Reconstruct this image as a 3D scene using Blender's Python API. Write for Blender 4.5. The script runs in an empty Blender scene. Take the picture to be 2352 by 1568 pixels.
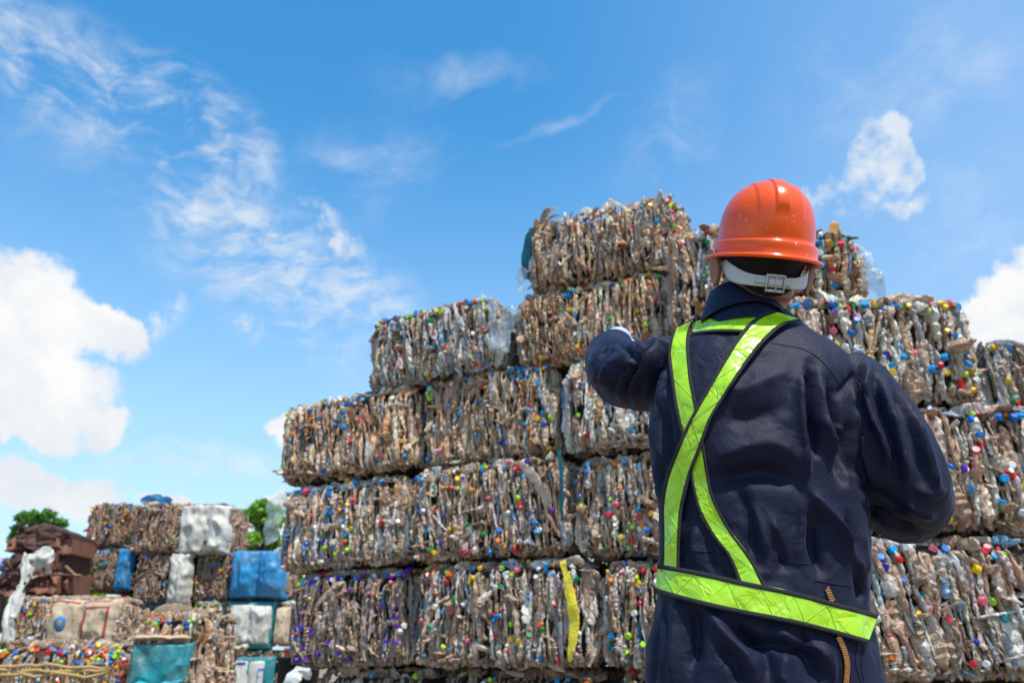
import bpy, bmesh, math, random
import numpy as np
from mathutils import Vector, Matrix
from mathutils.bvhtree import BVHTree
R = math.radians
PI = math.pi
rng = np.random.default_rng(11)
random.seed(5)
scene = bpy.context.scene
COL = scene.collection

# ------------------------------------------------------------------ camera
W0, H0 = 2352.0, 1568.0            # measuring grid used for reading positions off the photo
F = 28.0 / 36.0 * W0
CZ = 0.92
PITCH = math.atan(716.0 / F)
cp, sp = math.cos(PITCH), math.sin(PITCH)
cam_d = bpy.data.cameras.new('camera')
cam = bpy.data.objects.new('camera', cam_d)
COL.objects.link(cam)
cam.location = (0, 0, CZ)
cam.rotation_euler = (PI / 2 + PITCH, 0, 0)
cam_d.sensor_width = 36
cam_d.lens = 28
cam_d.clip_start = 0.05
cam_d.clip_end = 6000
cam_d.dof.use_dof = True
cam_d.dof.focus_distance = 1.42
cam_d.dof.aperture_fstop = 5.6
scene.camera = cam

def ray(px, py):
    u = (px - W0 / 2) / F
    v = (H0 / 2 - py) / F
    return np.array([u, cp - v * sp, sp + v * cp])
def P(px, py, Y):
    d = ray(px, py)
    t = Y / d[1]
    return np.array([d[0] * t, Y, CZ + d[2] * t])
def proj(co):
    """world points (n,3) -> measuring grid"""
    x = co[:, 0]; y = co[:, 1]; z = co[:, 2] - CZ
    zc = y * cp + z * sp
    yc = z * cp - y * sp
    return W0 / 2 + F * x / zc, H0 / 2 - F * yc / zc

# ------------------------------------------------------------------ object helpers
def tag(o, label=None, cat=None, group=None, kind=None):
    if label: o['label'] = label
    if cat: o['category'] = cat
    if group: o['group'] = group
    if kind: o['kind'] = kind
    return o
def empty(name, loc=(0, 0, 0), rz=0.0):
    o = bpy.data.objects.new(name, None)
    COL.objects.link(o)
    o.location = loc
    o.rotation_euler = (0, 0, rz)
    o.empty_display_size = 0.1
    return o
def link(name, me, mat=None, parent=None):
    o = bpy.data.objects.new(name, me)
    COL.objects.link(o)
    if mat is not None and not me.materials:
        me.materials.append(mat)
    if parent is not None:
        o.parent = parent
    return o
def np_mesh(name, V, faces, smooth=True, col=None, fmat=None):
    """V (n,3); faces (m,4) or (m,3) int array or list of those"""
    if not isinstance(faces, (list, tuple)):
        faces = [faces]
    faces = [np.asarray(f, dtype=np.int32) for f in faces if len(f)]
    me = bpy.data.meshes.new(name)
    V = np.asarray(V, dtype=np.float32)
    me.vertices.add(len(V))
    me.vertices.foreach_set('co', V.ravel())
    idx = np.concatenate([f.ravel() for f in faces])
    tot = np.concatenate([np.full(len(f), f.shape[1], dtype=np.int32) for f in faces])
    start = np.concatenate([[0], np.cumsum(tot)[:-1]]).astype(np.int32)
    me.loops.add(len(idx))
    me.loops.foreach_set('vertex_index', idx)
    me.polygons.add(len(tot))
    me.polygons.foreach_set('loop_start', start)
    me.polygons.foreach_set('loop_total', tot)
    me.polygons.foreach_set('use_smooth', np.full(len(tot), bool(smooth)))
    if fmat is not None:
        me.polygons.foreach_set('material_index', np.asarray(fmat, dtype=np.int32))
    me.update(calc_edges=True)
    if col is not None:
        a = me.color_attributes.new('Col', 'FLOAT_COLOR', 'POINT')
        c = np.ones((len(V), 4), dtype=np.float32)
        c[:, :3] = col
        a.data.foreach_set('color', c.ravel())
    me.validate()
    return me
def mesh_arrays(me):
    n = len(me.vertices)
    co = np.empty(n * 3, dtype=np.float32)
    me.vertices.foreach_get('co', co)
    return co.reshape(-1, 3)
def grid_faces(nu, nv, wrap_u=False, wrap_v=False):
    f = []
    iu = np.arange(nu if wrap_u else nu - 1)
    iv = np.arange(nv if wrap_v else nv - 1)
    a, b = np.meshgrid(iu, iv, indexing='ij')
    a = a.ravel(); b = b.ravel()
    a2 = (a + 1) % nu; b2 = (b + 1) % nv
    return np.stack([a * nv + b, a2 * nv + b, a2 * nv + b2, a * nv + b2], axis=1)
def smoothstep(a, b, x):
    t = np.clip((x - a) / (b - a), 0, 1)
    return t * t * (3 - 2 * t)
def hash3(i, j, k, s):
    h = np.sin(i * 127.1 + j * 311.7 + k * 74.7 + s * 53.3) * 43758.5453
    return h - np.floor(h)
def vnoise(p, scale, seed=0):
    """value noise in [-1,1] for (n,3)"""
    q = np.asarray(p, dtype=np.float64) * scale
    i = np.floor(q); f = q - i
    f = f * f * (3 - 2 * f)
    r = 0
    for dx in (0, 1):
        for dy in (0, 1):
            for dz in (0, 1):
                w = (f[:, 0] if dx else 1 - f[:, 0]) * (f[:, 1] if dy else 1 - f[:, 1]) * (f[:, 2] if dz else 1 - f[:, 2])
                r = r + w * hash3(i[:, 0] + dx, i[:, 1] + dy, i[:, 2] + dz, seed)
    return r * 2 - 1
def fbm(p, scale, seed=0, oct=3):
    r = 0; a = 1; t = 0
    for o in range(oct):
        r = r + a * vnoise(p, scale * 2 ** o, seed + o * 7)
        t += a; a *= 0.5
    return r / t
def catmull(pts, n):
    pts = np.asarray(pts, dtype=float)
    q = np.vstack([2 * pts[0] - pts[1], pts, 2 * pts[-1] - pts[-2]])
    m = len(pts) - 1
    t = np.linspace(0, m, n)
    i = np.minimum(t.astype(int), m - 1)
    f = (t - i)[:, None]
    p0, p1, p2, p3 = q[i], q[i + 1], q[i + 2], q[i + 3]
    return 0.5 * ((2 * p1) + (-p0 + p2) * f + (2 * p0 - 5 * p1 + 4 * p2 - p3) * f ** 2 + (-p0 + 3 * p1 - 3 * p2 + p3) * f ** 3)
class MB:
    """collects closed shapes into one mesh"""
    def __init__(self):
        self.V = []; self.Q = []; self.T = []; self.C = []; self.n = 0
    def add(self, V, Q=None, T=None, col=None):
        V = np.asarray(V, dtype=float)
        self.V.append(V)
        if Q is not None and len(Q): self.Q.append(np.asarray(Q) + self.n)
        if T is not None and len(T): self.T.append(np.asarray(T) + self.n)
        c = np.ones((len(V), 3)) * (col if col is not None else 0.5)
        self.C.append(c)
        self.n += len(V)
        return self
    def tube(self, pts, rad, k=8, cap=True, flat=1.0, up=(0, 0, 1), col=None):
        pts = np.asarray(pts, dtype=float)
        n = len(pts)
        rad = np.broadcast_to(np.asarray(rad, dtype=float).reshape(-1) if np.ndim(rad) else rad, (n,))
        flat = np.broadcast_to(flat, (n,))
        T = np.gradient(pts, axis=0)
        T /= np.linalg.norm(T, axis=1)[:, None] + 1e-12
        up = np.asarray(up, dtype=float)
        V = []
        a = np.arange(k) / k * 2 * PI
        prev = None
        for i in range(n):
            t = T[i]
            if prev is None:
                s = np.cross(t, up)
                if np.linalg.norm(s) < 1e-3: s = np.cross(t, (1, 0.2, 0))
            else:
                s = prev - t * np.dot(prev, t)
            s /= np.linalg.norm(s)
            prev = s
            b = np.cross(s, t)
            V.append(pts[i] + rad[i] * (np.cos(a)[:, None] * s + flat[i] * np.sin(a)[:, None] * b))
        V = np.vstack(V)
        Q = grid_faces(n, k, wrap_v=True)
        Tq = []
        if cap:
            c0 = len(V)
            V = np.vstack([V, pts[0][None], pts[-1][None]])
            j = np.arange(k); j2 = (j + 1) % k
            Tq = np.vstack([np.stack([np.full(k, c0), j2, j], 1),
                            np.stack([np.full(k, c0 + 1), (n - 1) * k + j, (n - 1) * k + j2], 1)])
        return self.add(V, Q, Tq, col)
    def box(self, c, s, M=None, col=None):
        c = np.asarray(c, dtype=float); s = np.asarray(s, dtype=float) / 2
        V = np.array([[x, y, z] for x in (-1, 1) for y in (-1, 1) for z in (-1, 1)]) * s
        if M is not None: V = V @ np.asarray(M).T
        V = V + c
        Q = [[0, 1, 3, 2], [4, 6, 7, 5], [0, 4, 5, 1], [2, 3, 7, 6], [0, 2, 6, 4], [1, 5, 7, 3]]
        return self.add(V, Q, None, col)
    def ellipsoid(self, c, r, M=None, nu=16, nv=12, col=None):
        th = np.arange(nu) / nu * 2 * PI
        ph = (np.arange(nv) + 0.5) / nv * PI
        a, b = np.meshgrid(th, ph, indexing='ij')
        V = np.stack([np.sin(b) * np.cos(a), np.sin(b) * np.sin(a), np.cos(b)], -1).reshape(-1, 3)
        V = np.vstack([V, [[0, 0, 1], [0, 0, -1]]]) * np.asarray(r, dtype=float)
        if M is not None: V = V @ np.asarray(M).T
        V = V + np.asarray(c, dtype=float)
        Q = grid_faces(nu, nv, wrap_u=True)
        top = nu * nv
        j = np.arange(nu); j2 = (j + 1) % nu
        T = np.vstack([np.stack([np.full(nu, top), j * nv, j2 * nv], 1), np.stack([np.full(nu, top + 1), j2 * nv + nv - 1, j * nv + nv - 1], 1)])
        return self.add(V, Q[:, ::-1], T[:, ::-1], col)
    def mesh(self, name, smooth=True, useco=False):
        V = np.vstack(self.V)
        fs = []
        if self.Q: fs.append(np.vstack(self.Q))
        if self.T: fs.append(np.vstack(self.T))
        return np_mesh(name, V, fs, smooth, np.vstack(self.C) if useco else None)
    def build(self, name, mat, parent=None, smooth=True, useco=False):
        return link(name, self.mesh(name, smooth, useco), mat, parent)
def sheet_mesh(mb, Pt, thick, dv):
    """Pt (n,m,3) outer surface, dv (n,m,3) inward direction"""
    n, m = Pt.shape[:2]
    A = Pt.reshape(-1, 3); B = (Pt + dv * thick).reshape(-1, 3)
    q = grid_faces(n, m)
    nn = n * m
    def idx(i, k): return i * m + k
    loop = [idx(i, 0) for i in range(n)] + [idx(n - 1, k) for k in range(1, m)] + [idx(i, m - 1) for i in range(n - 2, -1, -1)] + [idx(0, k) for k in range(m - 2, 0, -1)]
    lp = np.array(loop); lq = np.roll(lp, -1)
    side = np.stack([lp, lp + nn, lq + nn, lq], 1)
    mb.add(np.vstack([A, B]), np.vstack([q, q[:, ::-1] + nn, side]))
def remeshed(me, voxel, smooth_it=0, smooth_f=0.5):
    o = bpy.data.objects.new('tmp', me)
    COL.objects.link(o)
    m = o.modifiers.new('r', 'REMESH'); m.mode = 'VOXEL'; m.voxel_size = voxel
    if smooth_it:
        s = o.modifiers.new('s', 'SMOOTH'); s.factor = smooth_f; s.iterations = smooth_it
    dg = bpy.context.evaluated_depsgraph_get()
    dg.update()
    ev = o.evaluated_get(dg)
    out = bpy.data.meshes.new_from_object(ev, depsgraph=dg)
    bpy.data.objects.remove(o)
    out.polygons.foreach_set('use_smooth', np.ones(len(out.polygons), dtype=bool))
    return out

# ------------------------------------------------------------------ materials
def new_mat(name):
    m = bpy.data.materials.new(name)
    m.use_nodes = True
    nt = m.node_tree
    b = nt.nodes['Principled BSDF']
    return m, nt, b
def nd(nt, t, **kw):
    n = nt.nodes.new(t)
    for k, v in kw.items():
        if k in n.inputs: n.inputs[k].default_value = v
        else: setattr(n, k, v)
    return n
def ln(nt, a, b): nt.links.new(a, b)
def mth(nt, op, a, b=None, c=None, clamp=False):
    n = nt.nodes.new('ShaderNodeMath'); n.operation = op; n.use_clamp = clamp
    for i, v in enumerate((a, b, c)):
        if v is None: continue
        if isinstance(v, (int, float)): n.inputs[i].default_value = v
        else: nt.links.new(v, n.inputs[i])
    return n.outputs[0]
def mixc(nt, fac, a, b, mode='MIX'):
    n = nt.nodes.new('ShaderNodeMix'); n.data_type = 'RGBA'; n.blend_type = mode
    for s, v in ((n.inputs[0], fac), (n.inputs[6], a), (n.inputs[7], b)):
        if isinstance(v, (int, float)): s.default_value = v
        elif isinstance(v, (tuple, list)): s.default_value = (*v[:3], 1)
        else: nt.links.new(v, s)
    return n.outputs[2]
def simple_mat(name, color, rough=0.5, noise=0.15, nscale=12.0, bump=0.0, bscale=60.0, coat=0.0, metal=0.0, spec=0.5, sheen=0.0, trans=0.0, sss=0.0, stain=0.0):
    m, nt, b = new_mat(name)
    tc = nd(nt, 'ShaderNodeTexCoord')
    n = nd(nt, 'ShaderNodeTexNoise', Scale=nscale, Detail=5.0, Roughness=0.6)
    ln(nt, tc.outputs['Object'], n.inputs['Vector'])
    c = mixc(nt, mth(nt, 'MULTIPLY', n.outputs['Fac'], 1.0), tuple(x * (1 - noise) for x in color), tuple(min(1, x * (1 + noise)) for x in color))
    if stain:
        ns = nd(nt, 'ShaderNodeTexNoise', Scale=4.5, Detail=7.0, Roughness=0.68, Distortion=0.6); ln(nt, tc.outputs['Object'], ns.inputs['Vector'])
        mrs = nd(nt, 'ShaderNodeMapRange'); ln(nt, ns.outputs['Fac'], mrs.inputs['Value'])
        mrs.inputs['From Min'].default_value = 0.44; mrs.inputs['From Max'].default_value = 0.66; mrs.inputs['To Max'].default_value = stain
        c = mixc(nt, mrs.outputs[0], c, (0.20, 0.125, 0.07))
    ln(nt, c, b.inputs['Base Color'])
    b.inputs['Roughness'].default_value = rough
    b.inputs['Metallic'].default_value = metal
    b.inputs['Specular IOR Level'].default_value = spec
    b.inputs['Coat Weight'].default_value = coat
    b.inputs['Sheen Weight'].default_value = sheen
    if trans: b.inputs['Transmission Weight'].default_value = trans
    if sss:
        b.inputs['Subsurface Weight'].default_value = sss
        b.inputs['Subsurface Radius'].default_value = (0.01, 0.003, 0.0015)
        b.inputs['Subsurface Scale'].default_value = 1.0
    if bump:
        n2 = nd(nt, 'ShaderNodeTexNoise', Scale=bscale, Detail=4.0)
        ln(nt, tc.outputs['Object'], n2.inputs['Vector'])
        bp = nd(nt, 'ShaderNodeBump', Strength=bump, Distance=0.01)
        ln(nt, n2.outputs['Fac'], bp.inputs['Height'])
        ln(nt, bp.outputs[0], b.inputs['Normal'])
    return m
# ------------------------------------------------------------------ light and sky
SUN_EL, SUN_AZ = R(62), R(143)      # azimuth clockwise from +Y (view direction)
sd = Vector((math.sin(SUN_AZ) * math.cos(SUN_EL), math.cos(SUN_AZ) * math.cos(SUN_EL), math.sin(SUN_EL)))
sun_d = bpy.data.lights.new('sun', 'SUN')
sun_d.energy = 4.3
sun_d.angle = R(0.5)
sun_d.color = (1.0, 0.95, 0.87)
sun = bpy.data.objects.new('sun', sun_d)
COL.objects.link(sun)
sun.rotation_euler = sd.to_track_quat('Z', 'Y').to_euler()
sun.location = (5, -5, 12)

world = bpy.data.worlds.new('World')
scene.world = world
world.use_nodes = True
wt = world.node_tree
bg = wt.nodes['Background']
sky = nd(wt, 'ShaderNodeTexSky')
sky.sky_type = 'NISHITA'
sky.sun_disc = False
sky.sun_elevation = SUN_EL
sky.sun_rotation = SUN_AZ
sky.air_density = 1.0
sky.dust_density = 0.6
sky.ozone_density = 3.0
bg.inputs['Strength'].default_value = 0.115
tc = nd(wt, 'ShaderNodeTexCoord')
DIR = tc.outputs['Generated']
hs = nd(wt, 'ShaderNodeHueSaturation', Saturation=1.30, Value=1.40)
ln(wt, sky.outputs[0], hs.inputs['Color'])
skyc = hs.outputs[0]
skyc = mixc(wt, 1.0, skyc, (1.28, 1.68, 1.48), 'MULTIPLY')
sep = nd(wt, 'ShaderNodeSeparateXYZ'); ln(wt, DIR, sep.inputs[0])
def mrange(x, a, b, c, d, kind='LINEAR'):
    n = wt.nodes.new('ShaderNodeMapRange'); n.interpolation_type = kind
    ln(wt, x, n.inputs['Value'])
    for k_, v_ in (('From Min', a), ('From Max', b), ('To Min', c), ('To Max', d)): n.inputs[k_].default_value = v_
    return n.outputs['Result']
hz = mth(wt, 'POWER', mrange(sep.outputs['Z'], 0.0, 0.62, 1.0, 0.0), 1.45)
skyc = mixc(wt, mth(wt, 'MULTIPLY', hz, 0.97), skyc, (5.3, 6.3, 7.4))
rt = mrange(sep.outputs['X'], -0.05, 0.75, 0.0, 0.62, 'SMOOTHSTEP')
skyc = mixc(wt, rt, skyc, (3.3, 4.9, 7.5))

def vdot(v, d):
    n = wt.nodes.new('ShaderNodeVectorMath'); n.operation = 'DOT_PRODUCT'
    ln(wt, v, n.inputs[0]); n.inputs[1].default_value = d
    return n.outputs['Value']
def warped(scale, amt, detail=6.0, rough=0.6, stretch=None, base=None):
    src = base or DIR
    if stretch is not None:
        mp = nd(wt, 'ShaderNodeMapping'); mp.inputs['Scale'].default_value = stretch[:3]
        if len(stretch) > 3: mp.inputs['Rotation'].default_value = stretch[3:]
        ln(wt, src, mp.inputs['Vector']); s2 = mp.outputs[0]
    else: s2 = src
    n = nd(wt, 'ShaderNodeTexNoise', Scale=scale, Detail=detail, Roughness=rough)
    ln(wt, s2, n.inputs['Vector'])
    sub = wt.nodes.new('ShaderNodeVectorMath'); sub.operation = 'SUBTRACT'
    ln(wt, n.outputs['Color'], sub.inputs[0]); sub.inputs[1].default_value = (0.5, 0.5, 0.5)
    sc = wt.nodes.new('ShaderNodeVectorMath'); sc.operation = 'SCALE'
    ln(wt, sub.outputs[0], sc.inputs[0]); sc.inputs['Scale'].default_value = amt
    ad = wt.nodes.new('ShaderNodeVectorMath'); ad.operation = 'ADD'
    ln(wt, src, ad.inputs[0]); ln(wt, sc.outputs[0], ad.inputs[1])
    return ad.outputs[0]
def blob(vec, cx, cy, rx, ry, ang=0.0):
    """1 at the centre of an elliptical patch of sky, 0 at its rim, negative outside"""
    c = ray(cx, cy); c = c / np.linalg.norm(c)
    right = np.array([c[1], -c[0], 0]); right /= np.linalg.norm(right)
    upv = np.cross(right, c)
    a = R(ang)
    u = right * math.cos(a) + upv * math.sin(a)
    v = -right * math.sin(a) + upv * math.cos(a)
    g = F * 1.04
    U = vdot(vec, tuple(u * g / rx)); V = vdot(vec, tuple(v * g / ry))
    ou = float(np.dot(c, u)) ; ov = float(np.dot(c, v))
    r2 = mth(wt, 'ADD', mth(wt, 'MULTIPLY', U, U), mth(wt, 'MULTIPLY', V, V))
    front = mth(wt, 'GREATER_THAN', vdot(vec, tuple(c)), 0.0)
    m = mth(wt, 'SUBTRACT', 1.0, mth(wt, 'SQRT', r2))
    return mth(wt, 'ADD', mth(wt, 'MULTIPLY', m, front), mth(wt, 'MULTIPLY', mth(wt, 'SUBTRACT', front, 1.0), 5.0))
def ramp(x, a, b):
    n = wt.nodes.new('ShaderNodeMapRange'); n.interpolation_type = 'SMOOTHSTEP'
    ln(wt, x, n.inputs['Value']); n.inputs['From Min'].default_value = a; n.inputs['From Max'].default_value = b
    return n.outputs['Result']
def noise(scale, detail=6.0, rough=0.6, stretch=None, vec=None, dist=0.0):
    mp = nd(wt, 'ShaderNodeMapping')
    if stretch is not None:
        mp.inputs['Scale'].default_value = stretch[:3]
        if len(stretch) > 3: mp.inputs['Rotation'].default_value = stretch[3:]
    ln(wt, vec or DIR, mp.inputs['Vector'])
    n = nd(wt, 'ShaderNodeTexNoise', Scale=scale, Detail=detail, Roughness=rough, Distortion=dist)
    ln(wt, mp.outputs[0], n.inputs['Vector'])
    return n.outputs['Fac']
def mx(items):
    r = items[0]
    for i in items[1:]: r = mth(wt, 'MAXIMUM', r, i)
    return r

# cumulus heaps
vc = warped(24.0, 0.035, 3.0, 0.65, base=warped(7.0, 0.095, 4.0, 0.6))
heaps = mx([blob(vc, *b) for b in [
    (60, 680, 170, 105, -22), (210, 715, 110, 62, -28), (95, 890, 185, 125, 0), (250, 960, 60, 60, 0), (-40, 780, 160, 190, 0), (20, 960, 200, 55, 0),
    (280, 750, 95, 48, -35), (130, 1110, 150, 66, -3), (60, 1125, 90, 32, 0), (190, 1120, 70, 40, 0), (383, 1150, 55, 24, 0), (640, 1175, 90, 70, 20), (660, 990, 60, 45, 0),
    (2360, 670, 105, 85, 20), (2290, 715, 60, 40, 0), (2340, 770, 110, 55, 0)]])
heaps = mth(wt, 'ADD', heaps, mth(wt, 'MULTIPLY', mth(wt, 'SUBTRACT', noise(16.0, 5.0, 0.68), 0.5), 0.75))
heap_m = ramp(heaps, 0.0, 0.30)
# a smaller broken heap and puffs beside the helmet
vp = warped(11.0, 0.085, 5.0, 0.7)
puff = mx([blob(vp, *b) for b in [(730, 500, 95, 48, -30), (790, 560, 90, 50, -30), (570, 745, 50, 50, 0), (390, 735, 40, 90, -18), (2080, 470, 60, 30, 0)]])
puff_m = mth(wt, 'MULTIPLY', ramp(puff, 0.0, 0.75), ramp(noise(22.0, 4.0, 0.65), 0.38, 0.66))
puf2 = mx([blob(vp, *b) for b in [(2000, 390, 130, 68, 60), (1925, 455, 105, 46, 12), (2055, 325, 46, 70, 0), (2060, 390, 52, 60, 0)]])
puff_m = mx([puff_m, mth(wt, 'MULTIPLY', ramp(puf2, 0.0, 0.42), ramp(noise(17.0, 4.0, 0.66), 0.32, 0.60))])
# thin rippled sheets
vw = warped(3.2, 0.16, 4.0, 0.6)
sheet = mx([blob(vw, *b) for b in [(600, 600, 430, 190, -38), (720, 680, 340, 150, -12), (430, 390, 300, 130, -60), (120, 150, 330, 130, -20), (470, 260, 260, 90, -30), (300, 200, 230, 90, -30), (450, 1060, 330, 60, 5)]])
rip = noise(30.0, 4.0, 0.6, (1.0, 1.0, 2.6), vw, 0.4)
rip2 = noise(9.0, 5.0, 0.62, (1.0, 1.0, 1.5), vw)
sheet_m = mth(wt, 'MULTIPLY', ramp(sheet, -0.05, 0.7), ramp(mth(wt, 'ADD', mth(wt, 'MULTIPLY', rip, 0.50), mth(wt, 'MULTIPLY', rip2, 0.65)), 0.43, 0.80))
# faint veils
vein = mx([blob(vw, *b) for b in [(830, 400, 300, 190, 40), (1050, 190, 260, 70, 0), (1540, 350, 230, 110, 60), (2230, 430, 230, 110, 10), (2080, 170, 330, 200, 0), (450, 1070, 260, 55, 8), (1230, 315, 300, 16, 15), (120, 260, 220, 120, -20), (2200, 560, 200, 100, 0)]])
vein_m = mth(wt, 'MULTIPLY', mth(wt, 'MULTIPLY', ramp(vein, 0.0, 0.9), ramp(noise(7.0, 5.0, 0.66, (1.0, 1.0, 1.7), vw), 0.36, 0.78)), 0.42)
cl = mx([heap_m, mth(wt, 'MULTIPLY', puff_m, 0.85), mth(wt, 'MULTIPLY', sheet_m, 0.78), vein_m])
# cloud brightness: lit body with slightly greyer hollows
body = noise(6.5, 5.0, 0.6, None, vc)
sh = ramp(body, 0.34, 0.66)
CB = 7.3
ccol = mixc(wt, sh, (CB * 0.84, CB * 0.90, CB * 0.97), (CB * 1.08, CB * 1.08, CB * 1.07))
final = mixc(wt, cl, skyc, ccol)
ln(wt, final, bg.inputs['Color'])
world.cycles.sampling_method = 'MANUAL'
world.cycles.sample_map_resolution = 256

scene.view_settings.view_transform = 'Standard'
scene.view_settings.look = 'None'
scene.view_settings.exposure = 0.14
scene.view_settings.gamma = 1.0
scene.render.engine = 'CYCLES'
scene.cycles.use_denoising = True
scene.cycles.max_bounces = 4
scene.cycles.diffuse_bounces = 2
scene.cycles.glossy_bounces = 2
scene.cycles.transmission_bounces = 3
scene.cycles.transparent_max_bounces = 6
scene.cycles.adaptive_threshold = 0.02
# ------------------------------------------------------------------ ground
gm, nt, b = new_mat('packed_earth')
t_ = nd(nt, 'ShaderNodeTexCoord')
n1 = nd(nt, 'ShaderNodeTexNoise', Scale=0.6, Detail=8.0); n2 = nd(nt, 'ShaderNodeTexNoise', Scale=9.0, Detail=8.0)
ln(nt, t_.outputs['Object'], n1.inputs['Vector']); ln(nt, t_.outputs['Object'], n2.inputs['Vector'])
c_ = mixc(nt, n1.outputs['Fac'], (0.20, 0.15, 0.10), (0.34, 0.27, 0.19))
c_ = mixc(nt, mth(nt, 'MULTIPLY', n2.outputs['Fac'], 0.5), c_, (0.16, 0.13, 0.10))
ln(nt, c_, b.inputs['Base Color']); b.inputs['Roughness'].default_value = 0.95
bp_ = nd(nt, 'ShaderNodeBump', Strength=0.5, Distance=0.03); ln(nt, n2.outputs['Fac'], bp_.inputs['Height']); ln(nt, bp_.outputs[0], b.inputs['Normal'])
gn = 60
gx, gy = np.meshgrid(np.linspace(-1, 1, gn), np.linspace(-1, 1, gn), indexing='ij')
gV = np.stack([np.sign(gx) * np.abs(gx) ** 3 * 1500, np.sign(gy) * np.abs(gy) ** 3 * 1500, np.zeros_like(gx)], -1).reshape(-1, 3)
gV[:, 2] -= 0.004
g = link('ground', np_mesh('ground', gV, grid_faces(gn, gn)), gm)
tag(g, kind='structure')

# ------------------------------------------------------------------ crushed plastic materials
pm, nt, b = new_mat('crushed_bottle_plastic')
at = nd(nt, 'ShaderNodeAttribute'); at.attribute_name = 'Col'
t_ = nd(nt, 'ShaderNodeTexCoord')
n1 = nd(nt, 'ShaderNodeTexNoise', Scale=34.0, Detail=5.0, Roughness=0.65)
ln(nt, t_.outputs['Object'], n1.inputs['Vector'])
n2 = nd(nt, 'ShaderNodeTexNoise', Scale=120.0, Detail=3.0)
ln(nt, t_.outputs['Object'], n2.inputs['Vector'])
mr = nd(nt, 'ShaderNodeMapRange'); ln(nt, n1.outputs['Fac'], mr.inputs['Value'])
mr.inputs['From Min'].default_value = 0.42; mr.inputs['From Max'].default_value = 0.72
mr.inputs['To Max'].default_value = 0.75
c_ = mixc(nt, mr.outputs[0], at.outputs['Color'], (0.38, 0.265, 0.18))
# drawn-out streaks: pale ones paint highlights onto cleaner film, dark ones are dirtier film
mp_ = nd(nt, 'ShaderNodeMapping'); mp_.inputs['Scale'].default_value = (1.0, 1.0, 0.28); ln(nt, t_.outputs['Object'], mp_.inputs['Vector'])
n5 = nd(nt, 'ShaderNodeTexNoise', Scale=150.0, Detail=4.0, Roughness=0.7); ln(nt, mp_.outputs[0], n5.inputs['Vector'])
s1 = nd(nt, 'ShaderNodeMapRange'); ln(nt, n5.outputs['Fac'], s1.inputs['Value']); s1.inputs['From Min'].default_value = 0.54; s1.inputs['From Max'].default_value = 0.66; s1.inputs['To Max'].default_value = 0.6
s2 = nd(nt, 'ShaderNodeMapRange'); ln(nt, n5.outputs['Fac'], s2.inputs['Value']); s2.inputs['From Min'].default_value = 0.47; s2.inputs['From Max'].default_value = 0.36; s2.inputs['To Max'].default_value = 0.6
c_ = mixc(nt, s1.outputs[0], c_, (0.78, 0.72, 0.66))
c_ = mixc(nt, s2.outputs[0], c_, (0.17, 0.105, 0.065))
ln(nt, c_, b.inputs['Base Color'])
rr = nd(nt, 'ShaderNodeMapRange'); ln(nt, n1.outputs['Fac'], rr.inputs['Value'])
rr.inputs['From Min'].default_value = 0.35; rr.inputs['From Max'].default_value = 0.75
rr.inputs['To Min'].default_value = 0.13; rr.inputs['To Max'].default_value = 0.6
ln(nt, rr.outputs[0], b.inputs['Roughness'])
b.inputs['Specular IOR Level'].default_value = 0.6
bp_ = nd(nt, 'ShaderNodeBump', Strength=0.7, Distance=0.006); ln(nt, n2.outputs['Fac'], bp_.inputs['Height']); ln(nt, bp_.outputs[0], b.inputs['Normal'])
tl = nd(nt, 'ShaderNodeBsdfTranslucent'); ln(nt, c_, tl.inputs['Color'])
ms = nd(nt, 'ShaderNodeMixShader'); ms.inputs[0].default_value = 0.18
ln(nt, b.outputs[0], ms.inputs[1]); ln(nt, tl.outputs[0], ms.inputs[2])
ln(nt, ms.outputs[0], nt.nodes['Material Output'].inputs['Surface'])
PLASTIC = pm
CORE = simple_mat('dirt_caked_core', (0.07, 0.048, 0.032), 0.9, 0.5, 30, 0.8, 60)

fm, nt, b = new_mat('clear_film')
b.inputs['Base Color'].default_value = (0.72, 0.76, 0.78, 1)
b.inputs['Roughness'].default_value = 0.12
t_ = nd(nt, 'ShaderNodeTexCoord')
n1 = nd(nt, 'ShaderNodeTexNoise', Scale=25.0, Detail=4.0); ln(nt, t_.outputs['Object'], n1.inputs['Vector'])
bp_ = nd(nt, 'ShaderNodeBump', Strength=0.8, Distance=0.01); ln(nt, n1.outputs['Fac'], bp_.inputs['Height']); ln(nt, bp_.outputs[0], b.inputs['Normal'])
tr = nd(nt, 'ShaderNodeBsdfTransparent'); tr.inputs['Color'].default_value = (0.93, 0.95, 0.95, 1)
ms = nd(nt, 'ShaderNodeMixShader'); ms.inputs[0].default_value = 0.24
ln(nt, tr.outputs[0], ms.inputs[1]); ln(nt, b.outputs[0], ms.inputs[2]); ln(nt, ms.outputs[0], nt.nodes['Material Output'].inputs['Surface'])
FILM = fm

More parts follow.
